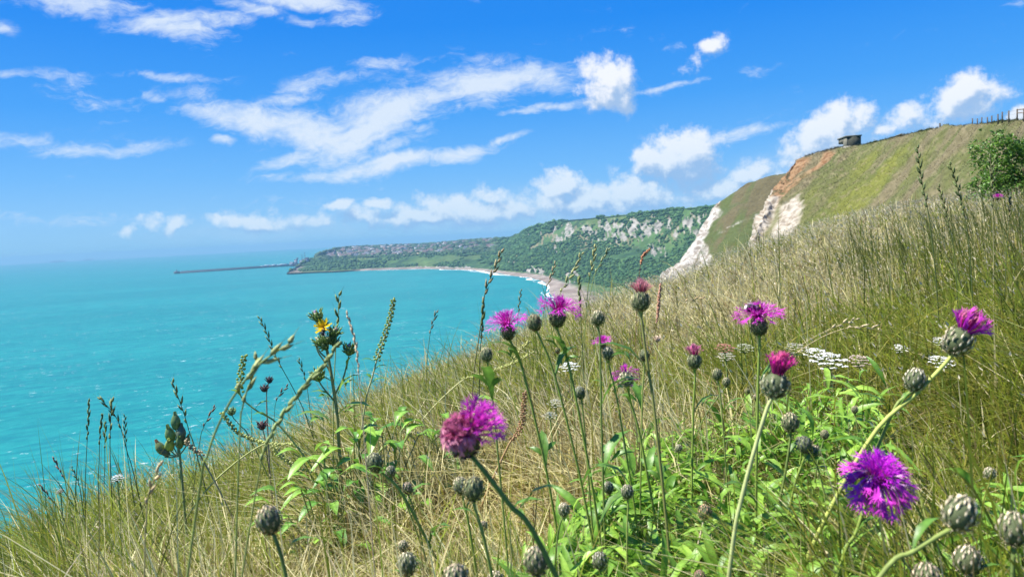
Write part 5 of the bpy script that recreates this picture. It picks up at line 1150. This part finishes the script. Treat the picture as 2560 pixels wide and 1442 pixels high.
# cluster of flask-shaped sow-thistle buds at left
D0 = 1.4; path = stem_path(P(440, 1095, D0), [(448, 1125, 0), (452, 1165, 0), (455, 1200, 0)], D0, 20); o = path[0].copy()
st_ = empty('sow_thistle', o, 'sow-thistle with green flask-shaped buds at the left sea edge', 'wild flower')
mb = MB(); mb.tube(path - o, np.linspace(.0028, .002, len(path)), C3(.24, .30, .12), 7); HEADS = ((439, 1053, .0085, (0, 0, 1)), (425, 1085, .009, (-.1, -.2, 1)), (400, 1118, .0078, (-.35, -.1, .9)), (453, 1082, .0085, (.1, 0, 1)), (424, 1112, .009, (.2, -.5, .6)), (449, 1105, .008, (.2, -.4, .8)), (467, 1100, .006, (.4, -.2, .8)), (412, 1130, .006, (-.4, -.3, .5)))
HEADS = [(x, y, R * 1.33, ax) for x, y, R, ax in HEADS]
for x, y, R, ax in HEADS: mb.tube(catmull([P(446, 1140, D0), P((x + 446) / 2, (y + 1140) / 2 + 8, D0), P(x, y + 12, D0)], 7) - o, .0013, C3(.28, .34, .14), 5)
mb.build('stem', m_stem, st_)
for q, (x, y, R, ax) in enumerate(HEADS):
    mb = MB(); ax = norm(np.array(ax, float)); c = P(x, y, D0) - o; col = (C3(.15, .26, .10), C3(.20, .32, .12), C3(.24, .30, .12), C3(.17, .22, .14))[q % 4] if q != 4 else C3(.36, .46, .14)
    mb.ellipsoid(c, ax, R * .78, R * 1.45, col, 12, 10, lambda t, p: (1 + .06 * math.sin(8 * p)) * (1 - .35 * max(0, math.cos(t)) ** 1.0 * math.sin(t)))
    mb.tube([c + ax * R * 1.0, c + ax * R * 1.7], [R * .34, R * .22], col * .8 if q != 2 else C3(.5, .25, .12), 8); mb.build('bud', m_leaf, st_)
seed_spike('pale tan seed spike leaning from the sow-thistle', [(462, 1098), (475, 1115), (492, 1130), (505, 1145)], 1.02, (.42, .36, .18), (.52, .44, .26), .95, .0034, 0, 8)
def small_head(label, px, py, d, R, via, col, cs_, seed):
    d *= 1.3; R *= 1.3
    p, d = on_ray(px, py, d, .05); path = stem_path(p, via, d, 16); o = path[0].copy(); e = empty('dead_flower', o, label, 'dead flower'); mb = MB(); mb.tube(path - o, np.linspace(.0013, .0009, len(path)), cs_, 5); mb.build('stem', m_stem, e)
    mb = MB(); bud_cup(mb, p - o, np.array([0, -.1, 1.0]), R, col, seed, .1, col); mb.build('bud', m_bud, e, smooth=False)
small_head('black dead flower head alone over the sea, upper one of two', 673, 951, 1.2, .005, [(668, 975), (666, 1000), (668, 1060)], (.05, .05, .06), (.3, .28, .2), 1)
small_head('ragged black dead flower head below the upper one over the sea', 661, 972, 1.2, .0055, [(666, 980), (667, 1010), (669, 1060)], (.07, .06, .06), (.3, .28, .2), 2)
small_head('green flask bud on a thin slanting stem under the arching grass', 578, 1030, 1.15, .0058, [(584, 1045), (605, 1068), (622, 1090)], (.14, .22, .09), (.22, .28, .08), 3)
small_head('dark shrivelled head in the turf below the small seed spike', 655, 1065, 1.15, .0065, [(660, 1085), (664, 1110)], (.10, .06, .06), (.2, .15, .08), 4)
small_head('brown dead bobble on a thin stem in the middle field', 1644, 848, 1.6, .006, [(1643, 880), (1641, 940)], (.5, .38, .28), (.32, .22, .12), 5)

# white umbels
def umbel(label, px, py, wpx, d, col, seed, sq=.3, cs_=(.2, .28, .08)):
    r_ = random.Random(seed); p, d2 = on_ray(px, py, d, .09); R = wpx * 1.15 / F_PX * d2 / 2; path = stem_path(p - UPV * R * .5, [(px + 4, py + 45, 0)], d2, 14); o = path[0].copy(); e = empty('wild_carrot', o, label, 'wild flower', 'flat white umbel flowers')
    mb = MB(); mb.tube(path - o, .0014, cs_, 6); mf = MB()
    for k_ in range(22):
        rr_ = R * math.sqrt((k_ + .5) / 22); an = k_ * 2.4; c = p + np.array([math.cos(an) * rr_, math.sin(an) * rr_ * .85, math.sin(an) * rr_ * .38 + R * sq * (1 - (rr_ / R) ** 2)]) - o; mb.tube([path[-1] - o, c], [.0006, .0004], cs_, 4)
        for q in range(11):
            v = np.array([r_.gauss(0, 1), r_.gauss(0, 1), 0]) * R * .09; mf.ellipsoid(c + v + UPV * r_.uniform(0, .001), UPV + v * 8, R * .075, R * .04, np.array(col) * r_.uniform(.8, 1.1), 5, 3)
    mb.build('stem', m_stem, e); mf.build('flower_cluster', m_petal, e, smooth=False)
W_ = (.92, .92, .86)
for lab, px, py, w, d, col in (('largest flat white umbel with tiny dark insects, right of centre', 2074, 905, 74, 1.5, W_), ('white umbel just behind the largest one', 2042, 888, 54, 1.6, W_), ('pinkish white umbel edge-on right of the largest one', 2148, 904, 50, 1.5, (.62, .52, .42)),
    ('greenish white closed umbel left of the white ones', 1862, 872, 40, 1.7, (.50, .52, .36)), ('small pinkish umbel left of the bee flower stem', 1812, 872, 40, 1.6, (.55, .28, .20)), ('white umbel low in the grass under the seaward flower pair', 1424, 918, 40, 1.5, W_),
    ('white umbel left of the scaly base of the right-hand flower', 2352, 855, 36, 1.6, W_), ('white umbel under the right-hand flower', 2352, 906, 52, 1.5, W_), ('small white umbel further left of the right-hand flower', 2250, 873, 36, 1.7, W_), ('cream umbel low among the centre grass', 1388, 1010, 34, 1.4, (.62, .62, .48)), ('small cream umbel just below the other cream one', 1375, 1040, 30, 1.35, (.6, .6, .44)),
    ('thin white umbel between bee flower and big umbels', 1990, 872, 44, 1.8, (.66, .64, .52)), ('faint white umbel left of the thin white one', 1815, 893, 38, 1.7, (.64, .62, .5)), ('half-open white umbel on the left skyline', 293, 1196, 26, 1.6, W_), ('tiny white umbel on the far left skyline', 151, 1228, 16, 1.7, (.66, .62, .56))):
    umbel(lab, px, py, w, d, col, px)
# tiny black insects on the big umbel
for q, (x, y, l_) in enumerate(((2071, 897, 'tiny black insect on the left of the largest white umbel'), (2090, 901, 'tiny black insect on the right of the largest white umbel'))):
    p, d2 = on_ray(x, y, 1.47, .10); mb = MB(); mb.ellipsoid((0, 0, 0), (1, .2, .1), .0016, .0032, (.02, .02, .02), 8, 6); mb.ellipsoid((.004, 0, 0), (1, 0, 0), .0012, .0014, (.02, .02, .02), 6, 5)
    o = mb.build('beetle', m_fur); o.location = p; tag(o, l_, 'beetle')

# green bush on the right ------------------------------------------------
bc = P(2585, 462, 13.0); bc[2] = P(2585, 470, 13.0)[2]; bo = np.array([bc[0], bc[1], float(gz(bc[0], bc[1]))])
bush = empty('bush', bo, 'rounded bright green bush at the right edge below the hilltop', 'bush')
mb = MB(); rb = random.Random(8)
for q in range(14):
    an = rb.uniform(0, 6.28); el_ = rb.uniform(.3, 1.4); d = np.array([math.cos(an) * math.cos(el_), math.sin(an) * math.cos(el_), math.sin(el_)]); mb.tube(catmull([(0, 0, -.1), d * .35 + np.array([0, 0, .05]), d * .62], 6), np.linspace(.03, .008, 6), (.12, .09, .05), 5)
mb.build('branches', m_wood, bush)
n = 19000; r_ = np.random.default_rng(4); dd_ = r_.normal(size=(n, 3)); dd_ /= np.linalg.norm(dd_, axis=1)[:, None]; dd_[:, 2] = np.abs(dd_[:, 2]) * 1.0 - .10
sh_ = fbm(dd_ * 2.1 + 3, 3); rad = (.70 + (sh_ - .5) * 1.7) * (1 - .35 * r_.random(n) ** 2.0); pos = dd_ * rad[:, None] * np.array([1.12, 1.0, 1.55]) + np.array([0, 0, .12])
gap = fbm(pos * 5, 2) > .44; pos, dd_ = pos[gap], dd_[gap]; n = len(pos)
ld = dd_ + r_.normal(0, .7, (n, 3)); ld /= np.linalg.norm(ld, axis=1)[:, None]; L = r_.uniform(.04, .08, n)
V, Fq, C = leaf_mesh(pos, ld, L, L * .55, np.array([0, 0, 1.0]) + r_.normal(0, .4, (n, 3)), mixc(C3(.04, .11, .015), C3(.15, .28, .035), r_.random(n) ** 1.5), r_.uniform(0, .5, n), r_)
np_mesh('foliage', V, Fq, C, m_leaf, bush, True)
HZ = 1
if HZ:
    hm = bpy.data.materials.new('haze_air'); hm.use_nodes = True; t = hm.node_tree; t.nodes.clear()
    pv = NN('ShaderNodeVolumePrincipled', t); pv.inputs['Color'].default_value = (.27, .54, .74, 1); pv.inputs['Density'].default_value = 9.5e-5; pv.inputs['Anisotropy'].default_value = 0.0
    LK(pv.outputs[0], NN('ShaderNodeOutputMaterial', t).inputs['Volume'], t)
    mb = MB(); mb.box((-19000, -19000, -12), (19000, 19000, 150), (1, 1, 1)); o = mb.build('haze', hm, smooth=False); tag(o, 'thin blue summer haze over the bay', 'haze', kind='stuff')
